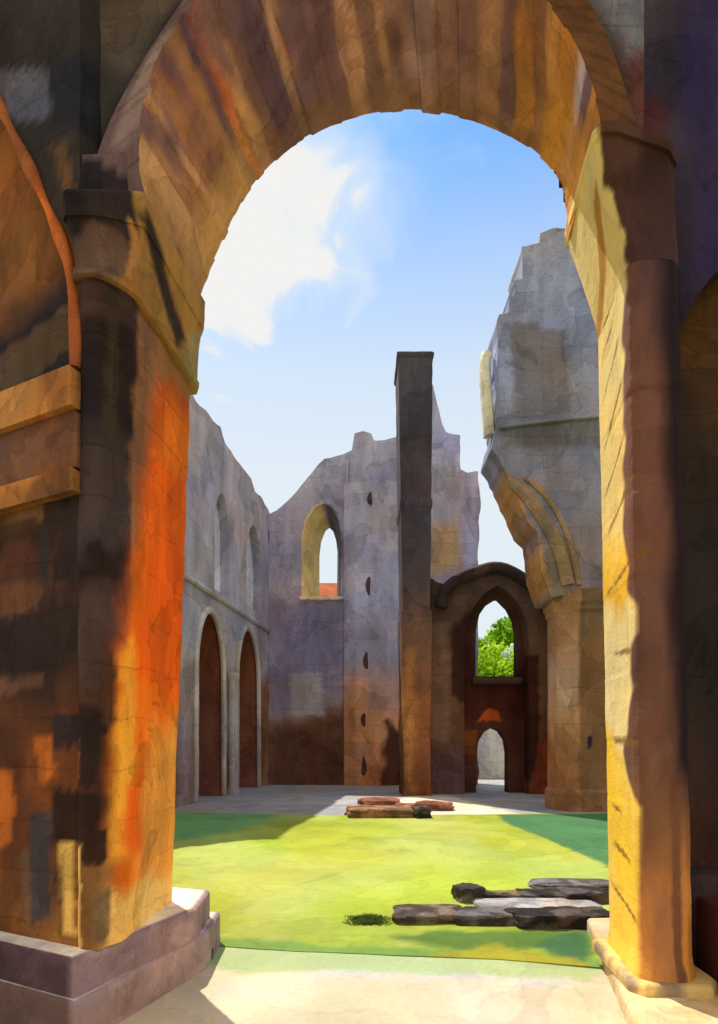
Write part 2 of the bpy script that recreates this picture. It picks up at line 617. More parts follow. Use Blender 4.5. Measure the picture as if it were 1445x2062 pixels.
front_px = [(292, 402), (280, 335), (290, 235), (318, 140), (352, 68), (405, 5), (480, -55), (570, -105), (690, -145), (800, -155), (920, -125), (1010, -65), (1067, -5), (1117, 50), (1152, 110), (1178, 170), (1200, 240), (1203, 268)]
back_px = [(398, 612), (415, 560), (440, 500), (480, 412), (522, 350), (572, 303), (640, 264), (700, 240), (790, 222), (870, 225), (960, 241), (1030, 273), (1082, 310), (1120, 350), (1140, 405), (1142, 488)]
outer_px = [(172, 505), (178, 420), (200, 330), (236, 240), (286, 152), (338, 70), (396, -10), (470, -85), (560, -145), (690, -190), (800, -200), (930, -180), (1040, -120), (1120, -50), (1166, 5), (1202, 62), (1232, 140), (1256, 215), (1280, 290), (1292, 330)]
N = 260
fr = smooth_line(PW.ps(front_px), N, 2)
bk = smooth_line(PB.ps(back_px), N, 2)
ou = smooth_line(PW.ps(outer_px), N, 2)
fr3 = PW.w(fr[:, 0], fr[:, 1], -.05)
bk3 = PB.w(bk[:, 0], bk[:, 1], 0)
ou3 = PW.w(ou[:, 0], ou[:, 1], -.05)
ou3b = PW.w(ou[:, 0], ou[:, 1], .06)

# voussoirs: one stone colour each
_r = random.Random(23)
vj = np.cumsum([0] + [_r.uniform(.5, 1.5) for _ in range(34)])
vj = vj / vj[-1]
_left = [K(186, 140, 82, 1.6), K(168, 118, 72, 1.4), K(206, 112, 56, 1.5), K(112, 82, 82, 1.2), K(104, 78, 88, 1.2), K(196, 146, 92, 1.6), K(150, 104, 78, 1.4)]
_mid = [K(122, 94, 104, 1.4), K(114, 86, 96, 1.3), K(150, 114, 104, 1.6), K(132, 100, 104, 1.4), K(186, 142, 112, 1.7), K(120, 90, 102, 1.35), K(164, 136, 134, 1.7)]
_rt = [K(172, 128, 92, 1.6), K(200, 176, 168, 1.7), K(128, 98, 98, 1.4), K(206, 152, 84, 1.6), K(198, 136, 56, 1.6), K(190, 126, 46, 1.5)]
vcols = []
for _k in range(34):
    _p = _left if _k < 12 else (_mid if _k < 24 else _rt)
    _c = _r.choice(_p)
    while vcols and np.allclose(_c, vcols[-1]):
        _c = _r.choice(_p)
    vcols.append(_c)
vcols[0], vcols[1], vcols[2] = K(186, 138, 78, 1.5), K(196, 150, 90, 1.6), K(170, 122, 74, 1.4)
vcols[-2], vcols[-1] = K(198, 136, 56, 1.6), K(190, 126, 46, 1.5)


def vous(s, t, P, dark=1.0):
    sw = s + (fbm(P[:, 0] * 2.2, P[:, 1] * 2.2, P[:, 2] * 2.2, 4, 71) - .5) * .05
    vc = np.array(vcols) * np.array([.82, .76, 1.05])
    mid = (vj[1:] + vj[:-1]) / 2
    smooth = np.stack([np.interp(sw, mid, vc[:, k]) for k in range(3)], 1)
    k = np.clip(np.searchsorted(vj, sw) - 1, 0, len(vcols) - 1)
    hard = .75 * sstep(.40, .62, fbm(P[:, 0] * 1.7, P[:, 1] * 1.7, P[:, 2] * 1.7, 3, 73))[:, None]
    C = vc[k] * hard + smooth * (1 - hard)
    fade = (sstep(.42, .66, fbm(sw * 26, t * 1.6, 3.3, 3, 77)) * .75)[:, None]
    C = C * (1 - fade) + (K(112, 82, 98, 1.1) * (1 - sstep(.7, .9, s))[:, None] + K(176, 120, 56, 1.4) * sstep(.7, .9, s)[:, None]) * fade
    d = np.min(np.abs(sw[:, None] - vj[None, :]), 1)
    C = C * (1 - .30 * hard[:, 0] * np.exp(-(d / .0022) ** 2))[:, None]
    # narrow band of browner stone along the far arris, ragged; mustard at the right haunch
    f = fbm(P[:, 0] * 3, P[:, 1] * 3, P[:, 2] * 3, 4, 72) - .5
    m = (sstep(.80, .90, t + f * .25) * sstep(.2, .35, s) * .6)[:, None]
    C = C * (1 - m) + K(128, 92, 78, 1.4) * m
    m = (sstep(.55, .75, t + f * .5) * sstep(.34, .2, s))[:, None] * .8
    C = C * (1 - m) + K(176, 130, 84, 1.5) * m
    m = (sstep(.80, .88, s + f * .08) * sstep(.25, .45, t + f * .4))[:, None] * .8
    C = C * (1 - m) + K(190, 128, 46, 1.6) * m
    return C * dark


def strip(name, A, B, nseg, colfn, mat, parent, bump=.0, seed=1, nrm=None):
    """an open surface between two lines of equal length"""
    T = np.linspace(0, 1, nseg + 1)
    P = np.concatenate([A * (1 - t) + B * t for t in T])
    n = len(A)
    s = np.tile(np.linspace(0, 1, n), nseg + 1)
    tt = np.repeat(T, n)
    return P, s, tt, n


def arch_ring():
    """soffit, front ring, outer edge and back: one closed body"""
    sec = []
    for k in range(13):
        t = k / 12
        sec.append((fr3 * (1 - t) + bk3 * t, 1.0 * t, 'soffit'))
    P1 = np.concatenate([a for a, _, _ in sec])
    s = np.tile(np.linspace(0, 1, N), 13)
    t = np.repeat([b for _, b, _ in sec], N)
    C1 = vous(s, t, P1)
    wob = (fbm(P1[:, 0] * 4, P1[:, 1] * 4, P1[:, 2] * 4, 4, 5) - .5) * .03
    cen = np.array([.1, 3.9, 4.9])
    d = P1 - cen
    d[:, 1] = 0
    d /= np.linalg.norm(d, axis=1, keepdims=True)
    kk = np.clip(np.searchsorted(vj, s) - 1, 0, len(vcols) - 1)
    wob = wob + (np.array([random.uniform(-.012, .012) for _ in range(len(vcols))])[kk])
    e = np.minimum(t, 1 - t)
    P1 = P1 + d * wob[:, None]
    F1 = [[i * N + j, i * N + j + 1, (i + 1) * N + j + 1, (i + 1) * N + j] for i in range(12) for j in range(N - 1)]
    # front ring
    P2, s2, t2, _ = strip('', fr3, ou3, 8, None, None, None)
    P2[:N] = P1[:N]
    C2 = np.array([K(112, 86, 84, 1.1)] * len(P2))
    m = sstep(.55, .62, s2 + (fbm(P2[:, 0] * 2, P2[:, 2] * 2, 0, 3, 8) - .5) * .1)[:, None]
    C2 = C2 * (1 - m) + K(112, 72, 40, 1.0) * m
    m = (sstep(.06, .1, s2) * sstep(.26, .2, s2) * sstep(.75, .5, t2))[:, None] * .6
    C2 = C2 * (1 - m) + K(170, 140, 128, 1.0) * m
    d2 = np.min(np.abs(s2[:, None] - vj[None, :]), 1)
    C2 = C2 * (1 - .3 * np.exp(-(d2 / .003) ** 2))[:, None]
    F2 = [[i * N + j, (i + 1) * N + j, (i + 1) * N + j + 1, i * N + j + 1] for i in range(8) for j in range(N - 1)]
    # outer edge
    P3 = np.concatenate([ou3, ou3b])
    C3 = np.array([K(60, 48, 48, .9)] * len(P3))
    F3 = [[j, N + j, N + j + 1, j + 1] for j in range(N - 1)]
    V = np.concatenate([P1, P2, P3])
    o2, o3 = len(P1), len(P1) + len(P2)
    Fs = F1 + [[q + o2 for q in f] for f in F2] + [[q + o3 for q in f] for f in F3]
    return mk('arch', V, Fs, np.concatenate([C1, C2, C3]), M_ARCH, gate)


arch_ring()

# spandrel wall above the ring, joining both sides
zt = 8.2
uL, uR = PW.p(160, 600)[0] - .02, PW.p(1296, 400)[0]
rv = PW.p(1292, 330)
hole_top = [(a, b) for a, b in ou]
span_out = [(uL, hole_top[0][1] - .25)] + [(a - .0, b) for a, b in hole_top] + [(uR, rv[1]), (uR, zt), (uL, zt)]
ps = PW.ps
scol = stone_col([(3, K(66, 50, 40, .75)), (5, K(74, 66, 58, .75)), (7, K(100, 82, 68, .75))], (K(56, 52, 58, .75), .8), 21, 1.2, [
    (ps([(40, 0), (330, 0), (250, 120), (150, 60)]), K(112, 92, 74, .9), .15, .2),
    (ps([(330, 40), (400, -20), (220, 270), (180, 420), (165, 420), (200, 270)]), K(44, 36, 40, .9), .05, .05),
    (ps([(1240, 20), (1300, 60), (1318, 500), (1290, 520), (1270, 240)]), K(124, 62, 56, .8), .12, .1),
    (ps([(1190, -80), (1400, -80), (1360, 120), (1260, 120)]), K(140, 134, 138, .9), .12, .12),
])
ca, cb_ = PW.p(790, 800)


def widen(p):
    """the wall core stands a little clear of the arch stones towards the back"""
    v = p - np.array([ca, cb_])
    inner = (np.abs(p[:, 0] - uL) > .02) & (np.abs(p[:, 0] - uR) > .02) & (p[:, 1] < zt - .05)
    return p + v / np.linalg.norm(v, axis=1, keepdims=True) * np.where(inner, .16, 0)[:, None]


slab('spandrel', PW, span_out, [], TH - .01, .035, scol, M_NEAR, gate, .012, 3, seed=9, splay={-1: widen})

# --- left pier
LEAN = lambda z: np.clip((z - .46) / 4.2, 0, 1)


def pier_ring(z):
    k = 1 - LEAN(z)
    pts = [(-1.62, 3.42), (-1.56, 3.31), (-1.50, 3.27), (-1.43, 3.28), (-1.37 - .05 * k, 3.33), (-1.32 - .07 * k, 3.38), (-1.29 - .075 * k, 3.43), (-1.275 - .085 * k, 3.5), (-1.262 - .09 * k, 3.6),
           (-1.235 - .12 * k, 3.85), (-1.185 - .155 * k, 4.27), (-1.22 - .15 * k, 4.33), (-1.62, 4.36), (-2.3, 4.6)]
    r = resample([(x, y, z) for x, y in pts], 90)
    return r


rings = [pier_ring(z) for z in np.linspace(.455, 4.19, 150)]
# perimeter position -> stone colour
PIERL = np.array([0.0])
pr = np.array(rings[75])
plen = np.concatenate([[0], np.cumsum(np.linalg.norm(np.diff(pr, axis=0), axis=1))])


def perim(px, Yguess):
    X = (px - HX) / F * Yguess
    i = np.argmin(np.abs(pr[:60, 0] / pr[:60, 1] - (px - HX) / F))
    return plen[i]


def pz(px, py, Y):
    return (perim(px, Y), at(px, py, Y)[2])


def pq(pts):
    out = []
    for px, py in pts:
        Y = 3.3 + (px - 160) / 225 * 1.0 if px > 160 else 3.3
        out.append(pz(px, py, Y))
    return out


cor = plen[np.argmin(np.abs(pr[:, 1] - 3.43) + (pr[:, 0] < -1.5) * 9)]
pend = plen[np.argmin(np.abs(pr[:, 1] - 4.3) + (pr[:, 0] < -1.5) * 9)]
OR = 1.0
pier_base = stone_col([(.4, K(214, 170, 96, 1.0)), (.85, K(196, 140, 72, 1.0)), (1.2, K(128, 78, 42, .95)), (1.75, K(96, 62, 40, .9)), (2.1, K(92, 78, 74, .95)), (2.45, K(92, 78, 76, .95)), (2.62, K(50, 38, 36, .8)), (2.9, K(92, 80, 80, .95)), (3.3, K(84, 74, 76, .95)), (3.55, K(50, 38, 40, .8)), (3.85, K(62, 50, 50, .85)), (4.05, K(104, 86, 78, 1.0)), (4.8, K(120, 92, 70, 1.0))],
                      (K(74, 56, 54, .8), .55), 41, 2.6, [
    # inner jamb: its sunlit orange glow painted into the stone
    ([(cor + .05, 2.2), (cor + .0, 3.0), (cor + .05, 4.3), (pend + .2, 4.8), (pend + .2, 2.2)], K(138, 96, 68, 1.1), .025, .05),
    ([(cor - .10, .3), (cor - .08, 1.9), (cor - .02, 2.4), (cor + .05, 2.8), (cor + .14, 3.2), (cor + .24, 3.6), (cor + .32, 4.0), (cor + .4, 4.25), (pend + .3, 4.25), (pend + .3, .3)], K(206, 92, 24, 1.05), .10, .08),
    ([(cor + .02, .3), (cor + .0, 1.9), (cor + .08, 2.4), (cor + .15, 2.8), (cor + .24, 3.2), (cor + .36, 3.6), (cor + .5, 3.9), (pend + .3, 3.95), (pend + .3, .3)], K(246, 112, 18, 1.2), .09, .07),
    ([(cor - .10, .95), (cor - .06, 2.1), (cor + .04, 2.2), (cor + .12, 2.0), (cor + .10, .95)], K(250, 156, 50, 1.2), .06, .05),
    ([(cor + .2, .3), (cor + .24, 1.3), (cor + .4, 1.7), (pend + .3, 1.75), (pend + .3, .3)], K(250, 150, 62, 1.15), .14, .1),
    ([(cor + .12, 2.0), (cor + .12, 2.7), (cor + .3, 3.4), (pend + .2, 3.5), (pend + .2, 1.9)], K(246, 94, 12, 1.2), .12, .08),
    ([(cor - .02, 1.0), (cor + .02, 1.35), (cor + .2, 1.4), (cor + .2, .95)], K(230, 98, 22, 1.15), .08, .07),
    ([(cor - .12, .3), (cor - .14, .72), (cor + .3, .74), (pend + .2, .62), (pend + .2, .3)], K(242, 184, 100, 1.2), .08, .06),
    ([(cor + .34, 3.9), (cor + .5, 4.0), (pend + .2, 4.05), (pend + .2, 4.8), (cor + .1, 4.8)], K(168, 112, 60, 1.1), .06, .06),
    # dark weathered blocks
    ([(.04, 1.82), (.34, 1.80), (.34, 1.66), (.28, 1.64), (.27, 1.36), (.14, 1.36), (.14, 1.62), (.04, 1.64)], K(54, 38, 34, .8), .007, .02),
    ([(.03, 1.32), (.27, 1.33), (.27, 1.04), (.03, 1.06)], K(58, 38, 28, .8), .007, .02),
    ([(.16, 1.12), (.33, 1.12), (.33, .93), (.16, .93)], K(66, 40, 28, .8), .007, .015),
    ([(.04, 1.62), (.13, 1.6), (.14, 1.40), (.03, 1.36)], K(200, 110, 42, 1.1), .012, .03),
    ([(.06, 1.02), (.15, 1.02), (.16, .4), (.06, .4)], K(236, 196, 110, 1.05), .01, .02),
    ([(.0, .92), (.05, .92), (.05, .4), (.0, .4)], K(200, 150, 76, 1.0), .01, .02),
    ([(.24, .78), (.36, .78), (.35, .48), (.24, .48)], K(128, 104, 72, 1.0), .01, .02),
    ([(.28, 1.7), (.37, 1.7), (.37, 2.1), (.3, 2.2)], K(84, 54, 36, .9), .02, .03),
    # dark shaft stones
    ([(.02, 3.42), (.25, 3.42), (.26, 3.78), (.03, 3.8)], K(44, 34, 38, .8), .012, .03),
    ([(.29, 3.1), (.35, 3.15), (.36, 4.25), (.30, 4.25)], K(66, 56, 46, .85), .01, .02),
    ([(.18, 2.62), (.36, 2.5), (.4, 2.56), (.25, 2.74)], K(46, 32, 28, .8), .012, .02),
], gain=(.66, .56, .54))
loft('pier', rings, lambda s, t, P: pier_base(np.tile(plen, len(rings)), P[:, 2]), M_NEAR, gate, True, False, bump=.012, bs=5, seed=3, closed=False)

# capital of the left pier: dark weathered block under the ring
cap_rows = [(4.16, .0), (4.165, .018), (4.20, .022), (4.215, .006), (4.32, .01), (4.44, .02), (4.54, .04), (4.58, .05), (4.583, .062), (4.66, .066), (4.78, .07), (4.80, .055), (4.802, -.01), (5.05, -.03)]


def cap_ring(z, g):
    pts = [(-1.66, 3.5), (-1.575 - g, 3.33 - g * .5), (-1.545 - g * .5, 3.265 - g), (-1.43, 3.262 - g), (-1.335 + g * .3, 3.34 - g), (-1.275 + g * .9, 3.44 - g * .6), (-1.17 + g * .9, 4.3), (-1.2 + g * .4, 4.38 + g * .4), (-1.66, 4.42)]
    return resample([(x, y, z - max(0, 3.46 - y) * .8 * max(0, (z - 4.16) / .6)) for x, y in pts], 140)


cr = [np.asarray(cap_ring(z, g)) for z, g in cap_rows]
dense_cr = []
for a, b in zip(cr[:-1], cr[1:]):
    m_ = 1 if b[0, 2] - a[0, 2] < .01 else 4
    for k in range(m_):
        dense_cr.append(a * (1 - k / m_) + b * k / m_)
dense_cr.append(cr[-1])
cpl = np.concatenate([[0], np.cumsum(np.linalg.norm(np.diff(cr[4], axis=0), axis=1))])
cco = cpl[np.argmin(np.abs(cr[4][:, 1] - 3.44) + (cr[4][:, 0] < -1.4) * 9)]


def cap_col(s, t, P):
    u = np.tile(cpl, len(dense_cr))
    z = P[:, 2]
    base = stone_col([(4.1, K(160, 122, 84, 1.0)), (4.2, K(120, 92, 80, .95)), (4.40, K(110, 80, 66, .95)), (4.44, K(62, 46, 48, .7)), (4.6, K(46, 34, 40, .55)), (4.9, K(56, 42, 46, .6))], (K(80, 60, 56, .7), .4), 51, 4, [
        ([(cco - .16, 4.08), (cco - .02, 4.55), (cco + .12, 4.3), (cco + .3, 4.08)], K(172, 118, 66, 1.1), .015, .03),
        ([(cco + .02, 4.2), (cco + .02, 4.83), (cco + 1.0, 4.83), (cco + 1.0, 4.05), (cco + .3, 4.1)], K(160, 116, 60, 1.15), .02, .03),
        ([(cco + .02, 4.58), (cco + .12, 4.66), (cco + .66, 4.36), (cco + .5, 4.22)], K(66, 48, 42, .8), .04, .03),
        ([(cco + .55, 4.1), (cco + 1.0, 4.1), (cco + 1.0, 4.6), (cco + .75, 4.5)], K(150, 128, 84, 1.1), .02, .03)])
    m = sstep(4.80, 4.82, z)[:, None]
    return base(u, z) * (1 - m) + K(112, 86, 84, 1.0) * m


loft('capital', dense_cr, cap_col, M_NEAR, gate, True, True, closed=True, bump=.006, bs=7, seed=12)


# plinth, two courses
def ring_poly(pts, z, n):
    p = [np.array([x, y, z]) for x, y in pts]
    p.append(p[0])
    return resample(p, n)


def offset_poly(pts, d):
    p = np.asarray(pts, float)
    c = p.mean(0)
    v = p - c
    return c + v * (1 + d / np.linalg.norm(v, axis=1, keepdims=True))


def course(name, pts, z0, z1, colfn, mat, parent, bev=.02, seed=1, bump=.008, n=240):
    rows = [(z0, 0)]
    for k in range(1, 8):
        rows.append((z0 + (z1 - bev - z0) * k / 7, 0))
    rows += [(z1 - bev * .4, -bev * .35), (z1, -bev)]
    R = [ring_poly(offset_poly(pts, d), z, n) for z, d in rows]
    inner = R[-1].mean(0)
    for k in (.03, .08, .16, .3, .5, .75):
        R.append(R[-len([0])] * 1.0 if False else ring_poly(offset_poly(pts, -bev), z1, n) * (1 - k) + inner * k)
    return loft(name, R, colfn, mat, parent, True, True, seed=seed, bump=bump, bs=6)


K1 = at(148, 1933, F * 1.14 / 437)
R1 = at(395, 1830, F * 1.14 / 334)
K2 = at(152, 2022, F * 1.35 / 526)
R2 = at(416, 1880, F * 1.35 / 384)
SD = np.array([-.9, .435])


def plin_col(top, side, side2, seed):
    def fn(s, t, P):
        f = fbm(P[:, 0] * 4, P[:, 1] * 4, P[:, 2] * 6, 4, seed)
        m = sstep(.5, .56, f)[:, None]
        # painted light: left-hand face darker, right-hand face lighter, tops palest
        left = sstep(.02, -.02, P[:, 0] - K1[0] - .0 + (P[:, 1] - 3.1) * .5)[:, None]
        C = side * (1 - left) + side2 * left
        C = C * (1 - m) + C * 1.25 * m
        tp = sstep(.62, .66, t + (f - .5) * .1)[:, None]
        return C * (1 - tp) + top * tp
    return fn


up = [K1[:2], R1[:2], (R1[0] - .03, 4.62), (-2.3, 5.0), K1[:2] + SD * 2.6 + np.array([.3, 1.0]), K1[:2] + SD * 2.6]
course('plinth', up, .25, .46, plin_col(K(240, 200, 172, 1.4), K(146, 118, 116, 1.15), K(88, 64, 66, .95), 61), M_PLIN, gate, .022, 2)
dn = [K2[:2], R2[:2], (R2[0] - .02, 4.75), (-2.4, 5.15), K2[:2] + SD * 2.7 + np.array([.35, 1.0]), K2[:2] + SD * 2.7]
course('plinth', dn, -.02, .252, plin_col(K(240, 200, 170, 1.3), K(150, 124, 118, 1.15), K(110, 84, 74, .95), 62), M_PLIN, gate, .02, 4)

# --- right column
NP = 160


def col_ring(z, n=NP):
    """squared pier with a rounded, chipped front arris; starts at its back left corner and runs towards the viewer"""
    lean = -.085 * np.clip((z - .3) / 4.2, 0, 1)
    g = .03 * (1 - sstep(.14, .34, z))
    core = [(1.775 - g, 4.22), (1.735 - g, 3.9), (1.69 - g, 3.62), (1.695 - g, 3.565), (1.73, 3.53 - g), (1.84, 3.515 - g), (1.95, 3.53 - g), (2.0 + g, 3.58), (2.03 + g, 3.7), (2.09 + g, 4.22), (1.775 - g, 4.22)]
    q = resample([(x + lean, y, z) for x, y in core], n + 1)[:n]
    js = [.62, 1.22, 1.62, 2.05, 2.6, 3.1, 3.7, 4.2]
    d = min(abs(z - h) for h in js)
    k = sum(1 for h in js if z > h)
    c = np.array([1.87 + lean, 3.88, z])
    f = -.003 * math.exp(-(d / .010) ** 2) + [0, .002, -.002, .002, -.002, .002, -.002, .002, 0][k]
    v = q - c
    ln = np.linalg.norm(v, axis=1, keepdims=True)
    ar = np.exp(-(((q[:, 0] - 1.70 - lean) ** 2 + (q[:, 1] - 3.55) ** 2) / .004))[:, None]
    chip = (fbm(z * 3.2, k * .7, 4.4, 4, 88) - .5) * .09 * ar
    return q + v / ln * (f + np.minimum(chip, .01))


czs = np.concatenate([np.linspace(.1, .7, 40), np.linspace(.715, 4.55, 230)])
crings = [col_ring(z) for z in czs]
# face coordinate: 0 back left, 1 front arris, 2 right front edge
_q = resample([(1.775, 4.22), (1.735, 3.9), (1.69, 3.62), (1.695, 3.565), (1.73, 3.53), (1.84, 3.515), (1.95, 3.53), (2.0, 3.58), (2.03, 3.7), (2.09, 4.22), (1.775, 4.22)], NP + 1)[:NP]
_ia = int(np.argmin((_q[:, 0] - 1.70) ** 2 + (_q[:, 1] - 3.555) ** 2))
_ib = int(np.argmin((_q[:, 0] - 2.0) ** 2 + (_q[:, 1] - 3.57) ** 2))


def col_colour(s, t, P):
    z = P[:, 2]
    u = np.interp(s * NP, [0, _ia, _ib, NP], [0, 1, 2, 6])
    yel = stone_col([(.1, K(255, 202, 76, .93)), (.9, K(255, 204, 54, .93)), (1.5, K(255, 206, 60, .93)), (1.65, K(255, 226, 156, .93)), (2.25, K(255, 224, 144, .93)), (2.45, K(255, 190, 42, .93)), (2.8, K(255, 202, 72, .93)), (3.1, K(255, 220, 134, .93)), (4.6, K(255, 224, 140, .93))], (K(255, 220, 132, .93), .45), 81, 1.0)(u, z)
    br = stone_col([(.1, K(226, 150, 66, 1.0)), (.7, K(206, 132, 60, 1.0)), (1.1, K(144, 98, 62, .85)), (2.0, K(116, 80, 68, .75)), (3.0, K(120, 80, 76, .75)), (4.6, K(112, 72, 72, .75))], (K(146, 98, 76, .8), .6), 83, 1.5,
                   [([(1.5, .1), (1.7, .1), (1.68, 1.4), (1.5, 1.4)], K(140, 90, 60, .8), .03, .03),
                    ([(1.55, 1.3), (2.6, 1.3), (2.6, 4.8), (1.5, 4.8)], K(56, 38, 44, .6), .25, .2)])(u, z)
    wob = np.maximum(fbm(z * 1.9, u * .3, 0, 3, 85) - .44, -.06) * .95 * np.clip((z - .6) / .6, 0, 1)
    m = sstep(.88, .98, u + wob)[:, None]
    C = yel * (1 - m) + br * m  # sunlit yellow face and ragged-edged shaded brown front painted into the colour
    # oblique brown strokes
    for zc, u0, u1, sl, th in ((.92, .2, .75, -.12, .022), (1.18, .15, .5, -.1, .02), (1.62, .2, 1.0, -.03, .03), (2.62, .1, 1.3, .1, .018), (3.02, .2, 1.0, .22, .028), (3.3, .1, .8, .3, .022),
                              (3.62, .1, .8, .34, .02), (3.95, .1, .7, .34, .018), (2.2, .3, .9, -.06, .022), (4.25, .1, .6, .25, .016), (.62, .1, .9, -.14, .02)):
        d = np.abs(z - zc - sl * (u - u0)) + (fbm(u * 8, z * 6, zc, 3, 87) - .5) * .03
        k = (sstep(th, th * .5, d) * sstep(u0 - .05, u0 + .15, u) * sstep(u1 + .05, u1 - .1, u))[:, None] * .8
        C = C * (1 - k) + K(136, 92, 50, .85) * k
    return C


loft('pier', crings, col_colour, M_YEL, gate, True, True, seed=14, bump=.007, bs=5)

# capital of the right column, flaring up to the impost
c4 = col_ring(4.46)
_a = resample([(1.60, 4.58, 0), (1.565, 4.5, 0), (1.42, 3.62, 0)], int(_ia * 1.0) + 1)
_b = resample([(1.42, 3.62, 0), (1.44, 3.54, 0), (1.52, 3.50, 0), (1.80, 3.48, 0), (1.87, 3.54, 0)], _ib - _ia + 1)
_c = resample([(1.87, 3.54, 0), (2.05, 4.3, 0), (2.05, 4.58, 0), (1.60, 4.58, 0)], NP - _ib + 1)
ctop = np.concatenate([_a[:-1], _b[:-1], _c[:-1]])
caprings = []
for k in range(31):
    t = k / 30
    e = t ** 1.15
    p = c4 * (1 - e) + ctop * e
    zt_ = 5.20 + .27 * (ctop[:, 1] - 3.5) - .45 * np.clip(ctop[:, 0] - 1.46, 0, .5)
    p[:, 2] = 4.46 * (1 - t) + zt_ * t
    caprings.append(p)
top2 = caprings[-1].copy()
cc = np.array([1.74, 4.02, 0])
top2[:, :2] = cc[:2] + (top2[:, :2] - cc[:2]) * 1.04
caprings.append(top2)
top3 = top2.copy()
top3[:, 2] += .06
caprings.append(top3)


def rcap_col(s, t, P):
    u = P[:, 0] + (P[:, 1] - 3.5) * .3
    uu = np.interp(s * NP, [0, _ia, _ib, NP], [0, 1, 2, 6])
    yel = stone_col([(4.4, K(255, 222, 134, .93)), (5.5, K(255, 226, 146, .93))], (K(255, 214, 118, .93), .5), 91, 3,
                    [([(3.72, 5.1), (3.85, 5.1), (4.0, 4.75), (4.35, 4.45), (4.2, 4.42), (3.85, 4.7)], K(200, 136, 46, 1.1), .02, .03)])(P[:, 1], P[:, 2])
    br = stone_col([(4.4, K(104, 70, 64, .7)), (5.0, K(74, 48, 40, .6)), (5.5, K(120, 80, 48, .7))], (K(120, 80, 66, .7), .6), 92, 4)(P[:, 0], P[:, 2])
    m = sstep(.97, 1.05, uu + (fbm(P[:, 2] * 5, P[:, 0] * 4, 0, 3, 93) - .5) * .4)[:, None]  # capital too: sunlit yellow side and shaded brown front are painted
    return yel * (1 - m) + br * m


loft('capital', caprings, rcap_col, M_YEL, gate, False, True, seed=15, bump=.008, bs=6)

# jamb wall behind the right column
jr = []
for z in np.linspace(.1, 5.45, 90):
    l = -.06 * np.clip((z - .3) / 4.2, 0, 1)
    jr.append(resample([(2.09, 3.98, z), (2.04, 4.05, z), (2.05, 4.58, z), (2.09, 4.64, z), (3.2, 4.7, z)], 60))
jcol = stone_col([(.1, K(220, 150, 50, .8)), (3, K(150, 110, 60, .8)), (6, K(200, 170, 110, .8))], (K(140, 100, 50, .8), .6), 95, 2)
loft('jamb', jr, lambda s, t, P: jcol(P[:, 1], P[:, 2]), M_NEAR, gate, False, False, closed=False, bump=.01, seed=16)

# sill the right column stands on
sp = [(1.93, 5.05), (1.50, 3.30), (1.40, 2.95), (4.2, 2.85), (4.4, 5.2)]
course('sill', sp, -.02, .12, lambda s, t, P: stone_col([(0, K(240, 214, 160, .75)), (9, K(240, 218, 170, .75))], (K(236, 186, 100, .75), .5), 97, 2)(P[:, 0], P[:, 1]), M_PLIN, gate, .03, 7)
# low worn moulding round the foot of the pier
course('pier_base', [(1.68, 4.3), (1.60, 3.55), (1.66, 3.47), (2.05, 3.44), (2.14, 3.55), (2.16, 4.3)], .118, .19, lambda s, t, P: stone_col([(-5, K(244, 204, 120, .9)), (9, K(244, 204, 120, .9))], (K(112, 100, 110, .8), .7), 98, 3)(P[:, 0] * 2, P[:, 1] * 2), M_YEL, gate, .03, 7, .006, 160)

# ================================================================== wall to the right of the archway
PR = PW.shift(.16)
ar_px = [(1352, 700), (1372, 650), (1405, 590), (1450, 535), (1520, 480), (1620, 440), (1720, 430), (1830, 445)]
arc = smooth_line(PR.ps(ar_px), 40, 2)
u1 = PR.p(1352, 700)[0]
hole_r = [(u1, .75)] + [tuple(q) for q in arc] + [(arc[-1][0], .75)]
ur0 = PR.p(1335, 700)[0]
out_r = [(ur0, 0), (4.9, 0), (4.9, zt), (uR + .003, zt), (uR + .003, 5.2), (ur0, 5.2)]
pr_ = PR.ps
rcol = stone_col([(0, K(80, 40, 36, .8)), (.8, K(84, 70, 60, .8)), (2, K(62, 54, 46, .75)), (3.2, K(52, 42, 44, .75)), (4.5, K(66, 50, 68, .9)), (6, K(84, 72, 86, .95)), (7.5, K(110, 100, 104, .8))], (K(48, 38, 52, .75), .7), 101, 1.2, [
    (pr_([(1285, 200), (1320, 200), (1325, 700), (1290, 700)]), K(104, 48, 46, .75), .12, .1),
    (pr_([(1312, 530), (1362, 530), (1372, 640), (1352, 690), (1312, 660)]), K(40, 28, 34, .7), .03, .04),
    (pr_([(1312, 790), (1345, 790), (1355, 1000), (1330, 1120), (1312, 1010)]), K(38, 28, 34, .7), .03, .05),
    (pr_([(1380, -60), (1460, -60), (1460, 560), (1395, 580)]), K(56, 44, 84, .9), .12, .12),
])
side = thing('side_wall', (3.3, 3.9, 0), 'dark purple and brown wall at the right edge with a recessed round arch', 'wall')
slab('wall', PR, out_r, [hole_r], .5, .04, rcol, M_NEAR, side, .014, 3, seed=17)
PRb = PR.shift(.26)
bcol = stone_col([(.5, K(110, 62, 30, .8)), (1.2, K(96, 60, 38, .7)), (2.0, K(74, 62, 54, .6)), (3.2, K(80, 62, 42, .6)), (4.2, K(118, 76, 36, .75))], (K(58, 50, 52, .55), .65), 103, 1.3, [])
slab('recess_panel', PRb, [(u1 - .1, .7), (arc[-1][0] + .1, .7), (arc[-1][0] + .1, 4.9), (u1 - .1, 4.9)], [], .16, .05, bcol, M_NEAR, side, .012, 3, seed=18)
pb = [(2.18, 3.42), (2.16, 3.7), (5.0, 3.85), (5.0, 3.35)]
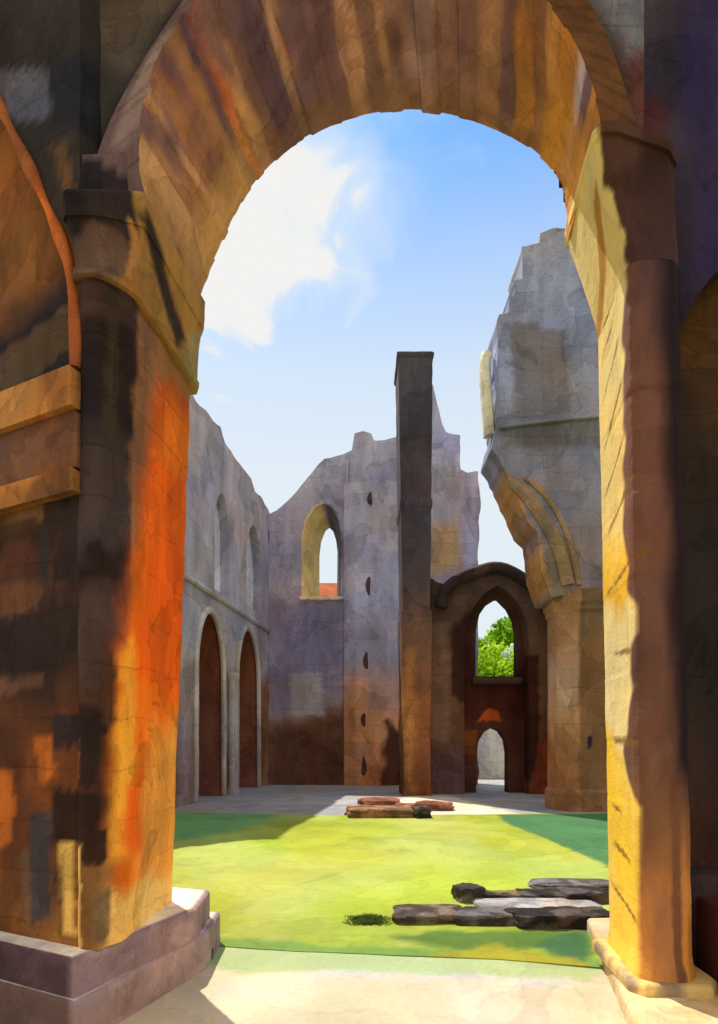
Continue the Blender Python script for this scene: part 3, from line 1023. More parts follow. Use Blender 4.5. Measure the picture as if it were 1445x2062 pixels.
course('plinth', [(2.13, 3.30), (4.9, 3.2), (4.95, 3.9), (2.15, 3.86)], .12, .62, lambda s, t, P: stone_col([(0, K(76, 40, 34, .8)), (.7, K(84, 46, 38, .8))], (K(60, 34, 36, .8), .7), 104, 2)(P[:, 0], P[:, 2]), M_NEAR, side, .02, 8)

# ================================================================== blind bay to the left of the pier
PS = Plane((-1.53, 3.30), (.9, -.435))               # runs back to the left
bay = thing('blind_arch_bay', (-2.4, 3.8, 0), 'dark wall bay at the left edge with an orange edged arch and a moulded impost', 'wall bay')
arl = [(157, 745), (156, 660), (152, 590), (140, 520), (112, 448), (80, 378), (40, 290), (0, 212), (-50, 150), (-110, 105), (-190, 80)]
al = smooth_line(PS.ps(arl), 70, 2)
cu_ = al[-1][0]
mir = [(2 * cu_ - a, b) for a, b in al[::-1]]
zi = al[0][1]
hole_l = np.array([tuple(q) for q in al] + mir[1:])
out_l = [(-4.2, 0), (-.02, 0), (-.02, 3.9), (-.02, zt), (-4.2, zt)]
psl = PS.ps
lcolr = stone_col([(.4, K(186, 134, 66, 1.0)), (.9, K(168, 106, 52, 1.0)), (1.3, K(150, 92, 50, 1.0)), (1.8, K(112, 74, 48, .95)), (2.0, K(72, 58, 54, .85)), (2.35, K(74, 60, 56, .9)), (2.6, K(116, 78, 58, .95)), (2.8, K(70, 48, 42, .85)), (3.0, K(110, 84, 56, .95)), (3.5, K(150, 96, 60, .95)), (4.0, K(84, 68, 52, .95)), (5, K(76, 72, 72, 1.0)), (6, K(78, 74, 70, 1.0)), (7.5, K(112, 96, 78, 1.05))],
                  (K(66, 50, 50, .8), .6), 111, 2.2, [
    (psl([(0, 985), (86, 985), (88, 1045), (0, 1050)]), K(130, 94, 60, .75), .01, .02),
    (psl([(10, 1090), (72, 1090), (74, 1165), (14, 1168)]), K(84, 50, 40, .9), .01, .015),
    (psl([(76, 1060), (100, 1060), (100, 1170), (74, 1172)]), K(60, 54, 60, .85), .008, .015),
    (psl([(100, 1000), (165, 1000), (165, 1180), (104, 1170)]), K(58, 42, 40, .85), .01, .02),
    (psl([(0, 1180), (96, 1170), (72, 1225), (0, 1250)]), K(124, 82, 58, .7), .01, .03),
    (psl([(0, 1370), (90, 1360), (84, 1385), (0, 1400)]), K(124, 84, 62, .7), .01, .03),
    (psl([(40, 1712), (64, 1712), (66, 1860), (38, 1860)]), K(112, 80, 56, .9), .01, .03),
    (psl([(62, 1640), (104, 1640), (100, 1850), (64, 1860)]), K(76, 66, 64, .9), .01, .02),
    (psl([(-20, 1560), (26, 1560), (26, 1700), (-20, 1720)]), K(196, 108, 40, .85), .02, .05),
    (psl([(70, 1490), (106, 1480), (110, 1560), (86, 1580)]), K(200, 108, 44, .85), .015, .03),
    (psl([(106, 1440), (170, 1440), (170, 1500), (108, 1510)]), K(60, 42, 38, .85), .008, .02),
    (psl([(104, 1590), (170, 1590), (170, 1700), (104, 1700)]), K(58, 36, 24, .85), .008, .02),
    (psl([(120, 1700), (150, 1700), (150, 1880), (125, 1880)]), K(232, 184, 92, 1.1), .01, .02),
    (psl([(-40, 130), (90, 140), (110, 240), (30, 250), (-40, 210)]), K(100, 98, 112, 1.05), .01, .04),
    (psl([(90, 130), (190, 100), (180, 260), (110, 250)]), K(44, 42, 46, .85), .05, .06),
    (psl([(100, 290), (130, 290), (165, 440), (165, 600), (150, 560), (130, 400)]), K(112, 80, 46, 1.0), .02, .03),
], gain=(.62, .52, .48))
slab('wall', PS, out_l, [hole_l], .28, .04, lcolr, M_NEAR, bay, .012, 3, seed=19)
PT = PS.shift(.22)


def tymp(u, v):
    # slabs of stone laid obliquely
    k = (v - .36 * u) * 3.1 + (fbm(u * 2, v * 2, 0, 3, 113) - .5) * .5
    i = np.floor(k).astype(int)
    pal = np.array([K(74, 64, 66, .85), K(96, 82, 74, .85), K(64, 54, 58, .8), K(110, 86, 66, .85), K(56, 46, 50, .8)])
    C = pal[i % 5]
    m = sstep(4.35, 4.75, v - .1 * u + (fbm(u * 1.5, v * 1.5, 3, 4, 114) - .5) * .8)[:, None]
    return C * (1 - m) + K(160, 100, 50, .9) * m


tr_ = PT.p(172, 700)[0]
tl = [(tr_, 3.3), (tr_, 7.6), (-4.1, 7.6), (-4.1, 3.3)]
slab('tympanum', PT, tl, [], .12, .04, tymp, M_NEAR, bay, .012, 3, seed=20)
# archivolt roll along the opening, its lit edge painted orange
ao = PS.w(al[:, 0], al[:, 1], 0.0)
tang = np.gradient(al, axis=0)
tang /= np.linalg.norm(tang, axis=1, keepdims=True)
nor = np.stack([tang[:, 1], -tang[:, 0]], 1)          # outwards of the opening
rr_ = []
for k in range(len(al)):
    rg = []
    wdt = .030 + .012 * math.sin(k * .5)
    for a in np.linspace(0, 2 * math.pi, 14, endpoint=False):
        q = al[k] + nor[k] * (wdt * math.cos(a) + .0)
        rg.append(PS.w(q[0], q[1], -.012 + .035 * math.sin(a)))
    rr_.append(np.array(rg))
loft('archivolt', rr_, lambda s, t, P: stone_col([(3.4, K(120, 70, 40, .9)), (4.4, K(206, 106, 46, 1.1)), (6, K(222, 130, 60, 1.1))], (K(140, 84, 50, .9), .55), 115, 3)(P[:, 0], P[:, 2]), M_NEAR, bay, bump=.008, bs=6)
# impost: three projecting courses
for (z0, z1, d, c1, c2) in ((3.44, 3.66, .075, K(206, 142, 76, .95), K(160, 100, 50, .9)), (3.12, 3.435, .035, K(126, 88, 70, .9), K(150, 92, 50, .9)), (2.98, 3.115, .06, K(196, 132, 66, .95), K(96, 66, 46, .85))):
    q = [PS.w(0.0, 0, -d)[:2], PS.w(-0.01, 0, .1)[:2], PS.w(-4.0, 0, .1)[:2], PS.w(-4.0, 0, -d)[:2]]
    course('impost', q, z0, z1, (lambda c1, c2: lambda s, t, P: stone_col([(0, c1), (9, c1)], (c2, .8), 117, 3, [])(P[:, 0] * .8, P[:, 2]))(c1, c2), M_NEAR, bay, .025, 9, .01)

# ================================================================== far buildings
# --- left nave wall
wl0, wl1 = np.array([-5.42, 8.0]), np.array([-3.34, 23.2])
PN = Plane(wl0, wl1 - wl0)
PN.N = np.array([-PN.U[1], PN.U[0], 0])              # away from the court (to the left)
LN = np.linalg.norm(wl1 - wl0)
pn = PN.ps
nave = thing('nave_wall', (-4.4, 15.6, 0), 'long grey wall on the left of the court with two lancets and dark pointed arches', 'wall')
topN = [(LN, 10.35), (LN - .5, 10.55), (LN - 2.2, 10.45), (LN - 2.6, 10.75), (LN - 5.2, 10.6), (LN - 5.6, 10.95), (LN - 7.4, 10.7), (LN - 8.6, 11.0), (LN - 9.4, 9.6), (LN - 10.6, 7.9), (LN - 12, 6.6), (0, 5.6)]
outN = dense([(0, 0), (LN, 0)] + topN, .25, .15, 31)


def lancet(u0, u1, z0, zs, zt, n=9):
    """pointed opening: sill z0, spring zs, tip zt"""
    um = (u0 + u1) / 2
    p = [(u0, z0), (u1, z0), (u1, zs)]
    for k in range(1, n):
        t = k / n
        p.append((u1 + (um - u1) * (1 - math.cos(t * math.pi / 2)) ** .9, zs + (zt - zs) * math.sin(t * math.pi / 2)))
    p.append((um, zt))
    for k in range(n - 1, 0, -1):
        t = k / n
        p.append((u0 + (um - u0) * (1 - math.cos(t * math.pi / 2)) ** .9, zs + (zt - zs) * math.sin(t * math.pi / 2)))
    p.append((u0, zs))
    return p


def un(px):
    return PN.p(px, 1400)[0]


lanc = [lancet(un(433), un(462), 6.05, 7.9, 9.05), lancet(un(497), un(526), 6.25, 8.0, 9.2)]
doors = [lancet(un(393), un(449), -.2, 3.7, 5.35), lancet(un(476), un(520), -.2, 3.8, 5.5)]
ncol = stone_col([(0, K(128, 94, 66, 1.15)), (1.6, K(136, 106, 80, 1.2)), (3.6, K(150, 142, 136, 1.3)), (5, K(152, 150, 156, 1.3)), (8, K(150, 140, 146, 1.5)), (11, K(154, 142, 142, 1.5))], (K(136, 128, 140, 1.4), .6), 121, .5, patches=[([(un(380), 0), (un(460), 0), (un(455), 3.6), (un(385), 3.4)], K(132, 98, 72, 1.15), .5, .4), ([(un(470), 0), (un(545), 0), (un(545), 4.0), (un(474), 3.6)], K(140, 98, 68, 1.15), .4, .4)], gain=(1.08, 1.12, 1.19))
slab('wall', PN, outN, lanc + doors, 1.0, .11, ncol, M_MID, nave, .03, .8, seed=33, reveal={2: K(136, 82, 66, 1.1), 3: K(142, 88, 68, 1.1)})
# light stone filling the lancets, set back in the opening
for q in lanc:
    q = np.array(q)
    c = q.mean(0)
    g = c + (q - c) * 1.06
    slab('lancet_infill', PN.shift(.3), g, [], .2, .12, stone_col([(0, K(200, 200, 206, 1.5)), (12, K(196, 196, 206, 1.5))], None, 3, 1), M_MID, nave, .02, seed=34)
# dark aisle behind the arches: back wall
slab('aisle_wall', PN.shift(2.6), [(-.0, 0), (LN, 0), (LN, 6.3), (0, 6.3)], [], .3, .3, stone_col([(0, K(84, 44, 34, .7)), (6, K(70, 42, 38, .6))], (K(50, 30, 28, .6), .6), 122, .7), M_MID, nave, .03, seed=35)
slab('aisle_roof', type('R', (Floor,), {})(6.4), [tuple(PN.w(0, 0, 3.1)[:2]), tuple(PN.w(0, 0, .95)[:2]), tuple(PN.w(LN, 0, .95)[:2]), tuple(PN.w(LN, 0, 3.1)[:2])], [], .25, .3, stone_col([(0, K(110, 96, 90, .9)), (30, K(110, 96, 90, .9))], None, 3, 1), M_MID, nave, .02, seed=36)


def band(name, pl, line, w, d, col, parent, mat=M_MID, n=80, seed=3, both=None):
    """a moulding following a line on a wall: w wide, standing d proud"""
    L = smooth_line(line, n, 2)
    tg = np.gradient(L, axis=0)
    tg /= np.maximum(np.linalg.norm(tg, axis=1, keepdims=True), 1e-9)
    no = np.stack([-tg[:, 1], tg[:, 0]], 1)
    R = []
    for k in range(n):
        rg = []
        for a, b in ((-.5, .12), (-.5, -.55), (-.3, -.9), (0, -1.0), (.3, -.9), (.5, -.55), (.5, .12)):
            q = L[k] + no[k] * w * a
            rg.append(pl.w(q[0], q[1], b * d))
        R.append(np.array(rg))
    return loft(name, R, lambda s, t, P: col(P[:, 0] + P[:, 1], P[:, 2]), mat, parent, seed=seed, bump=.012, bs=3)


light = stone_col([(0, K(150, 130, 112, 1.3)), (3, K(170, 166, 164, 1.35)), (12, K(172, 170, 174, 1.35))], (K(140, 130, 130, 1.3), .6), 124, .8)
for q in doors:
    q = np.array(q)
    band('arch_moulding', PN, [(a, max(b, .02)) for a, b in np.concatenate([[(q[1][0] + .02, .02)], q[2:], [(q[0][0] - .02, .02)]])], .2, .1, light, nave, seed=5)
band('string_course', PN, [(0.1, 5.85), (LN * .5, 5.85), (LN - .02, 5.85)], .16, .09, light, nave)
um = (un(449) + un(476)) / 2
for du in (-.12, .12):
    rg = []
    for z in np.linspace(0, 3.75, 30):
        a = np.linspace(0, 2 * math.pi, 16, endpoint=False)
        c = PN.w(um + du, 0, -.1)
        r = .11 + (.06 if z < .2 or z > 3.5 else 0)
        rg.append(np.stack([c[0] + r * np.cos(a), c[1] + r * np.sin(a), np.full(16, z)], 1))
    loft('shaft', rg, lambda s, t, P: light(P[:, 0], P[:, 2]), M_MID, nave, bump=.008)

# --- far gable wall
YF = 22.6
PF = Plane((0, YF), (1, 0))
pf = PF.ps
gab = thing('gable_wall', (.6, YF, 0), 'tall broken grey end wall behind the court with one pointed window and a stair turret', 'ruined wall')
outF_px = [(540, 1035), (556, 1028), (575, 1010), (600, 988), (618, 965), (640, 938), (652, 925), (690, 912), (710, 905), (712, 872), (728, 868), (746, 874), (752, 889), (775, 884), (800, 878), (835, 860), (868, 770), (876, 800), (892, 850), (897, 868), (924, 876), (928, 944), (940, 952), (962, 948), (965, 1000), (962, 1140)]
tops = pf(outF_px)
outF = dense([(tops[0][0], 0)] + tops + [(tops[-1][0], 0)], .22, .12, 41)
fw = np.array(pf([(610, 1205), (684, 1205), (686, 1075), (680, 1045), (668, 1022), (652, 1013), (635, 1022), (618, 1048), (610, 1085)]))
wi = np.array(pf([(640, 1198), (678, 1198), (678, 1090), (676, 1068), (670, 1052), (660, 1042), (650, 1050), (643, 1064), (640, 1090)]))


def splay_w(p):
    # carry the front opening onto the smaller inner one
    a0, a1 = fw[:, 0].min(), fw[:, 0].max()
    b0, b1 = wi[:, 0].min(), wi[:, 0].max()
    z0, z1 = fw[:, 1].min(), fw[:, 1].max()
    y0, y1 = wi[:, 1].min(), wi[:, 1].max()
    return np.stack([b0 + (p[:, 0] - a0) / (a1 - a0) * (b1 - b0), y0 + (p[:, 1] - z0) / (z1 - z0) * (y1 - y0)], 1)


fcol0 = stone_col([(0, K(104, 66, 44, 1.15)), (1.8, K(116, 76, 52, 1.15)), (2.8, K(150, 128, 122, 1.3)), (4.2, K(134, 126, 144, 1.4)), (7, K(136, 130, 146, 1.45)), (10, K(152, 142, 146, 1.45)), (14, K(152, 148, 156, 1.45))], (K(124, 118, 138, 1.35), .6), 131, .5, [
    (pf([(545, 1462), (690, 1440), (690, 1600), (545, 1600)]), K(104, 70, 52, 1.15), .5, .4),
    (pf([(545, 1210), (790, 1210), (690, 1300), (680, 1400), (545, 1440)]), K(126, 118, 146, 1.35), .4, .5),
    (pf([(585, 1360), (650, 1352), (652, 1440), (585, 1440)]), K(150, 146, 156, 1.3), .04, .12),
    (pf([(862, 1050), (925, 1050), (935, 1150), (862, 1150)]), K(186, 150, 100, 1.2), .45, .3),
    (pf([(880, 870), (930, 870), (962, 950), (962, 1140), (930, 1140), (930, 1000)]), K(160, 156, 184, 1.3), .2, .3),
], gain=(1.08, 1.12, 1.19))


def fcol(u, v):
    C = fcol0(u, v)
    # sunlit left and shaded right reveal painted into the stone colour
    d = sdf(fw, u, v)
    m = (sstep(.05, .0, np.abs(d)) * sstep(fw[:, 0].mean() + .1, fw[:, 0].mean() - .1, u))[:, None]
    C = C * (1 - m) + K(255, 224, 156, .93) * m
    m = (sstep(.05, .0, np.abs(d)) * sstep(fw[:, 0].mean(), fw[:, 0].mean() + .2, u))[:, None]
    return C * (1 - m) + K(104, 96, 104, 1.0) * m


slab('wall', PF, outF, [fw], 1.1, .085, fcol, M_MID, gab, .03, .8, seed=43, splay={0: splay_w})
# stair turret: five-sided shaft standing out of the wall
tx0, tx1 = PF.p(692, 1400)[0], PF.p(798, 1400)[0]
tur = []
for z in np.linspace(0, 11.35, 120):
    tur.append(resample([(tx0, YF + .1, z), (tx0 + .02, YF - .22, z), (tx0 + .45, YF - .5, z), (tx1 - .4, YF - .5, z), (tx1, YF - .25, z), (tx1 + .1, YF + .1, z)], 50))
tcol = stone_col([(0, K(176, 108, 60, 1.4)), (2, K(204, 140, 92, 1.5)), (3.6, K(186, 136, 104, 1.4)), (4.8, K(154, 146, 162, 1.45)), (7, K(156, 154, 172, 1.5)), (9, K(150, 144, 154, 1.45)), (12, K(152, 144, 146, 1.4))], (K(150, 140, 150, 1.25), .5), 133, .8, [
    ([(tx0, 0), (tx0 + .55, 0), (tx0 + .6, 2.8), (tx0 + .3, 3.4), (tx0, 3.0)], K(196, 138, 92, 1.25), .2, .2),
    ([(tx1 - .6, 0), (tx1 + .2, 0), (tx1 + .2, 2.0), (tx1 - .4, 2.4)], K(100, 58, 40, 1.1), .12, .2)], gain=(1.08, 1.12, 1.19))
sto = loft('stair_turret', tur, lambda s, t, P: tcol(P[:, 0], P[:, 2]), M_MID, gab, False, True, closed=False, bump=.025, bs=2)
for px, py, sh in ((744, 1003, .30), (741, 1180, .42), (736, 1330, .38), (731, 1450, .30), (731, 1542, .46)):
    c = at(px, py, YF - .52)
    q = [(c[0] + .09 * math.cos(a) + .03 * math.sin(2 * a + py), c[2] + sh * .85 * math.sin(a)) for a in np.linspace(0, 2 * math.pi, 14, endpoint=False)]
    slab('slit_window', Plane((0, YF - .515), (1, 0)), q, [], .1, .04, stone_col([(0, K(104, 70, 62, .9)), (20, K(96, 80, 88, .9))], None, 1, 1), M_MID, sto, .003, seed=1, nseg=1)
# pilaster strips and sill of the window
band('window_sill', PF, [PF.p(604, 1206), PF.p(645, 1207), PF.p(692, 1206)], .14, .14, stone_col([(0, K(200, 196, 180, 1.2)), (20, K(200, 196, 180, 1.2))], None, 1, 1), gab)
band('pilaster', PF, [PF.p(700, 1580), PF.p(700, 1200), PF.p(700, 930)], .12, .12, fcol0, gab)

# --- tall buttress stack in front of it
YB = 18.0
stk = thing('buttress_tower', tuple(at(836, 1608, YB) * np.array([1, 1, 0])), 'narrow dark grey masonry stack rising highest of the ruins beside the broken gable', 'buttress')
bt = []
for z in np.concatenate([np.linspace(0, 13.3, 150)]):
    k = np.clip((z - 1.0) / 12, 0, 1)
    w0, w1 = at(815 * (1 - k) + 801 * k, 0, YB)[0], at(862 * (1 - k) + 870 * k, 0, YB)[0]
    st = .10 if z < .25 else (.05 if z < 5.6 else 0)
    if 8.7 < z < 9.0:
        st = .03
    bt.append(resample([(w0 - st, YB - st, z), (w1 + st, YB - st, z), (w1 + st, YB + 1.5, z), (w0 - st, YB + 1.5, z), (w0 - st, YB - st, z)], 81)[:80])
bcl = stone_col([(0, K(120, 70, 42, 1.15)), (2.5, K(150, 92, 54, 1.15)), (4.5, K(126, 90, 70, 1.1)), (6.2, K(110, 92, 88, 1.05)), (8, K(86, 78, 84, 1.0)), (14, K(84, 78, 82, 1.0))], (K(76, 66, 72, 1.0), .6), 141, .7, [
    ([(1.3, 3.0), (1.5, 4.4), (1.62, 4.4), (1.6, 0.2), (1.45, .2)], K(186, 128, 70, 1.1), .2, .15)])
loft('shaft', bt, lambda s, t, P: bcl(P[:, 0], P[:, 2]), M_MID, stk, True, True, bump=.03, bs=2, seed=4)
ct = []
for z, g in ((13.25, .0), (13.3, .04), (13.38, .05), (13.42, .02)):
    w0, w1 = at(801, 0, YB)[0] - g, at(870, 0, YB)[0] + g
    ct.append(resample([(w0, YB - g, z), (w1, YB - g, z), (w1, YB + 1.5 + g, z), (w0, YB + 1.5 + g, z), (w0, YB - g, z)], 81)[:80])
loft('coping', ct, lambda s, t, P: bcl(P[:, 0], P[:, 2]), M_MID, stk, True, True, bump=.02, bs=3, seed=6)

# --- porch bay with the pointed window and the door
YP = 18.5
PP = Plane((0, YP), (1, 0))
pq_ = PP.ps
porch = thing('porch_bay', tuple(at(1000, 1600, YP) * np.array([1, 1, 0])), 'dark red brown chapel bay with a hooded pointed window above a pale doorway', 'chapel')
op = pq_([(862, 1160), (880, 1172), (892, 1175), (920, 1155), (955, 1142), (1000, 1130), (1040, 1148), (1068, 1172), (1095, 1192), (1140, 1205)])
outP = dense([(op[0][0], 0)] + op + [(op[-1][0], 0)], .25, .05, 51)
rec = np.array(pq_([(934, 1604), (1064, 1604), (1064, 1300), (1060, 1258), (1048, 1224), (1028, 1196), (1000, 1178), (972, 1196), (950, 1226), (938, 1260), (934, 1300)]))
rec[:2, 1] = -.1
outP[:, 1] = np.where(outP[:, 1] < .2, -.02, outP[:, 1])
pcol_ = stone_col([(0, K(120, 70, 44, 1.05)), (2, K(128, 80, 48, 1.05)), (4, K(120, 86, 60, 1.05)), (5.5, K(90, 70, 58, 1.0)), (8, K(84, 68, 62, 1.0))], (K(96, 74, 66, 1.0), .6), 151, .9, [
    (pq_([(905, 1260), (945, 1230), (945, 1420), (905, 1400)]), K(66, 40, 32, .9), .08, .12),
    (pq_([(850, 1260), (905, 1250), (900, 1500), (850, 1480)]), K(120, 90, 74, 1.1), .12, .15),
    (pq_([(1052, 1320), (1085, 1320), (1085, 1500), (1075, 1572), (1052, 1572)]), K(70, 38, 30, .9), .05, .1),
    (pq_([(1080, 1500), (1130, 1480), (1130, 1604), (1068, 1604)]), K(136, 66, 34, 1.1), .12, .15),
    (pq_([(862, 1520), (935, 1500), (950, 1604), (862, 1604)]), K(104, 76, 72, 1.05), .12, .15),
])
slab('wall', PP, outP, [rec], .55, .065, pcol_, M_MID, porch, .03, 1.2, seed=53)
PI = PP.shift(.56)
pi_ = PI.ps
wino = np.array(pi_([(956, 1362), (1041, 1362), (1041, 1270), (1036, 1245), (1024, 1222), (1003, 1201), (980, 1215), (964, 1238), (957, 1268)]))
dro = np.array(pi_([(958, 1604), (1022, 1604), (1022, 1515), (1018, 1490), (1006, 1472), (990, 1465), (974, 1474), (963, 1492), (958, 1515)]))
dro[:2, 1] = -.1
outI = [(PI.p(900, 1600)[0], -.02), (PI.p(1100, 1600)[0], -.02), (PI.p(1100, 1300)[0], 6.75), (PI.p(900, 1200)[0], 6.75)]
icol = stone_col([(0, K(88, 56, 40, .95)), (1.8, K(96, 56, 40, .95)), (2.6, K(78, 34, 24, .95)), (3.4, K(70, 36, 30, .9)), (6.5, K(84, 62, 54, .95))], (K(60, 34, 30, .85), .6), 153, 1.0, [
    (pi_([(962, 1452), (1008, 1452), (1000, 1434), (985, 1428), (972, 1436)]), K(176, 78, 32, 1.2), .03, .06),
    (pi_([(930, 1470), (958, 1470), (958, 1520), (930, 1520)]), K(140, 78, 32, 1.05), .04, .06),
], gain=(1.4, 1.4, 1.4))
slab('inner_wall', PI, outI, [wino, dro], .5, .06, icol, M_MID, porch, .02, 1.2, seed=54)
band('hood_moulding', PP, pq_([(886, 1225), (890, 1195), (912, 1172), (955, 1153), (1000, 1141), (1042, 1160), (1072, 1184), (1092, 1210), (1098, 1232)]), .34, .26,
     stone_col([(0, K(66, 52, 48, .9)), (20, K(66, 52, 48, .9))], (K(110, 84, 66, 1.0), .6), 155, 1.5), porch, n=90)
band('window_sill', PI, pi_([(948, 1372), (1000, 1373), (1046, 1372)]), .24, .3, stone_col([(0, K(90, 70, 56, .95)), (20, K(90, 70, 56, .95))], None, 1, 1), porch, n=30)
# side return of the bay towards the tall pier
rr2 = []
for z in np.linspace(0, 6.1, 40):
    x0 = at(1128, 1600, YP)[0]
    rr2.append(resample([(x0, YP + .5, z), (x0 - .05, YP - .3, z), (x0 - .02, YP - .9, z), (x0 + .35, YP - .95, z), (x0 + .4, YP + .5, z)], 30))
loft('side_pier', rr2, lambda s, t, P: pcol_(P[:, 0], P[:, 2]), M_MID, porch, False, True, closed=False, bump=.03, bs=2)

# --- tall broken pier on the right with the springing of a vault
YT = 13.9
PTa = Plane((0, YT), (1, 0))
pt_ = PTa.ps
tall = thing('broken_pier', tuple(at(1175, 1632, YT) * np.array([1, 1, 0])), 'tall grey broken pier with the curved start of a fallen vault beside the yellow pier', 'ruined pier')
ot = pt_([(1108, 1200), (1100, 1182), (1090, 1140), (1086, 1100), (1081, 1072), (1062, 1052), (1046, 1020), (1034, 985), (1020, 955), (1004, 925), (990, 905), (996, 868), (1004, 850), (1004, 790), (1002, 720), (1001, 668), (1005, 632), (1026, 628), (1024, 600), (1036, 598), (1030, 562), (1050, 558), (1052, 492), (1084, 488), (1086, 468), (1120, 458), (1138, 462), (1140, 480), (1200, 470), (1262, 500), (1330, 560), (1400, 640), (1400, 1200)])
outT = dense(ot, .12, .07, 61)
tcl = stone_col([(4.8, K(132, 106, 74, 1.2)), (6, K(128, 104, 82, 1.2)), (7.6, K(128, 120, 120, 1.25)), (9, K(130, 126, 132, 1.25)), (11, K(138, 138, 152, 1.35)), (14, K(148, 146, 156, 1.35))], (K(122, 116, 128, 1.25), .6), 161, .7, [
    (pt_([(1028, 650), (1085, 645), (1090, 665), (1138, 662), (1150, 830), (1032, 840)]), K(122, 116, 124, 1.25), .08, .08),
    (pt_([(1010, 862), (1200, 845), (1225, 900), (1010, 905)]), K(112, 108, 112, 1.15), .15, .15),
    (pt_([(1000, 930), (1040, 985), (1085, 1100), (1110, 1190), (1085, 1190), (1030, 1060)]), K(170, 124, 72, 1.2), .1, .12),
], gain=(1.06, 1.12, 1.30))
slab('wall', PTa, outT, [], 1.25, .05, tcl, M_MID, tall, .03, 1.2, seed=63)
ribc = stone_col([(0, K(158, 124, 84, 1.2)), (20, K(140, 122, 104, 1.2))], (K(118, 108, 104, 1.15), .7), 163, 2)
band('vault_rib', PTa, pt_([(1030, 968), (1062, 1000), (1100, 1055), (1128, 1115), (1142, 1178)]), .30, .07, ribc, tall, n=50)
band('vault_rib', PTa, pt_([(1056, 962), (1092, 990), (1126, 1040), (1150, 1100), (1164, 1178)]), .12, .05, ribc, tall, n=50, seed=8)
# cream band added as the painted sunlit edge of the upper wall
band('sunlit_edge', PTa.shift(.5), pt_([(993, 860), (988, 790), (981, 710), (988, 690)]), .26, .22, stone_col([(0, K(232, 222, 184, 1.1)), (20, K(232, 222, 184, 1.1))], (K(200, 196, 180, 1.1), .5), 164, 2), tall, n=40)
band('string_course', PTa, pt_([(1004, 862), (1100, 850), (1225, 838), (1300, 830)]), .10, .1, tcl, tall, n=40)
# lower pier, its sunlit left face painted paler
lp_ = []
xl, xm, xr = at(1127, 0, YT)[0], at(1163, 0, YT)[0], at(1225, 0, YT)[0]
for z in np.linspace(0, 5.15, 70):
    g = .07 if z < .45 else (.12 if z > 4.85 else (.06 if z > 4.7 else 0))
    lp_.append(resample([(xl - g + .02, YT + 1.0, z), (xl - g, YT + .25, z), (xm - .12, YT - g - .1, z), (xm, YT - .12 - g, z), (xr + .6, YT - .12 - g, z), (xr + .6, YT + 1.0, z)], 70))
pc1 = stone_col([(0, K(172, 120, 78, 1.2)), (.9, K(168, 104, 56, 1.2)), (2.2, K(178, 132, 92, 1.2)), (3.4, K(190, 172, 158, 1.25)), (4.2, K(182, 136, 96, 1.2)), (5.2, K(140, 108, 76, 1.15))], (K(168, 120, 84, 1.2), .5), 165, 1.2)
pc2 = stone_col([(0, K(150, 108, 76, 1.15)), (1.0, K(134, 92, 60, 1.1)), (5.2, K(128, 98, 70, 1.1))], (K(112, 88, 68, 1.1), .6), 166, 1.2,
                [([(5.25, 1.72), (5.38, 1.75), (5.36, 1.45), (5.28, 1.42)], K(50, 40, 70, .8), .02, .02)])


def lpc(s, t, P):
    m = sstep(xm - .04, xm + .02, P[:, 0] + (fbm(P[:, 2] * 2, 0, 0, 3, 167) - .5) * .06)[:, None]
    return pc1(P[:, 0], P[:, 2]) * (1 - m) + pc2(P[:, 0], P[:, 2]) * m


loft('pier', lp_, lpc, M_MID, tall, False, True, closed=False, bump=.02, bs=2.5)

# ================================================================== fallen stones
def boulder(cx, cy, z0, sx, sy, sz, rot, col, seed, blocky=.6, mat=M_RUB, n=20):
    """a weathered block: rounded box with uneven faces"""
    th = np.linspace(0, math.pi, n)
    ph = np.linspace(0, 2 * math.pi, n * 2, endpoint=False)
    T, P_ = np.meshgrid(th, ph, indexing='ij')
    d = np.stack([np.sin(T) * np.cos(P_), np.sin(T) * np.sin(P_), np.cos(T)], -1)
    p = 2 + 8 * blocky
    r = (np.abs(d) ** p).sum(-1) ** (-1 / p)
    q = d * r[..., None]
    nz = fbm(q[..., 0] * 1.6 + seed, q[..., 1] * 1.6, q[..., 2] * 1.6, 4, seed) - .5
    q = q * (1 + .5 * nz[..., None])
    q[..., 2] += .25 * (fbm(q[..., 0] * 2.5 + seed, q[..., 1] * 2, 0, 3, seed + 7) - .5)
    q = q * np.array([sx, sy, sz])
    c, s_ = math.cos(rot), math.sin(rot)
    x = q[..., 0] * c - q[..., 1] * s_ + cx
    y = q[..., 0] * s_ + q[..., 1] * c + cy
    z = q[..., 2] + z0 + sz * .75
    V = np.stack([x, y, z], -1).reshape(-1, 3)
    m2 = n * 2
    Fs = [[i * m2 + j, i * m2 + (j + 1) % m2, (i + 1) * m2 + (j + 1) % m2, (i + 1) * m2 + j][::-1] for i in range(n - 1) for j in range(m2)]
    f = fbm(V[:, 0] * 5, V[:, 1] * 5, V[:, 2] * 8, 4, seed + 2)
    C = np.asarray(col[0]) * (1 - sstep(.45, .55, f))[:, None] + np.asarray(col[1]) * sstep(.45, .55, f)[:, None]
    return V, Fs, C


def stone(px, py, wpx, hpx, dep, rot, col, seed, label, name='fallen_stone', blocky=.6, group=None, cat='stone'):
    Y = F * EYE / (py - HY)
    c = at(px, py, Y)
    w, h = wpx / F * Y, hpx / F * Y
    V, Fs, C = boulder(c[0], c[1] + dep * .4, 0, w / 2, dep / 2, h / 1.75, rot, col, seed, blocky)
    return tag(mk(name, V, Fs, C, M_RUB), label, cat, group)


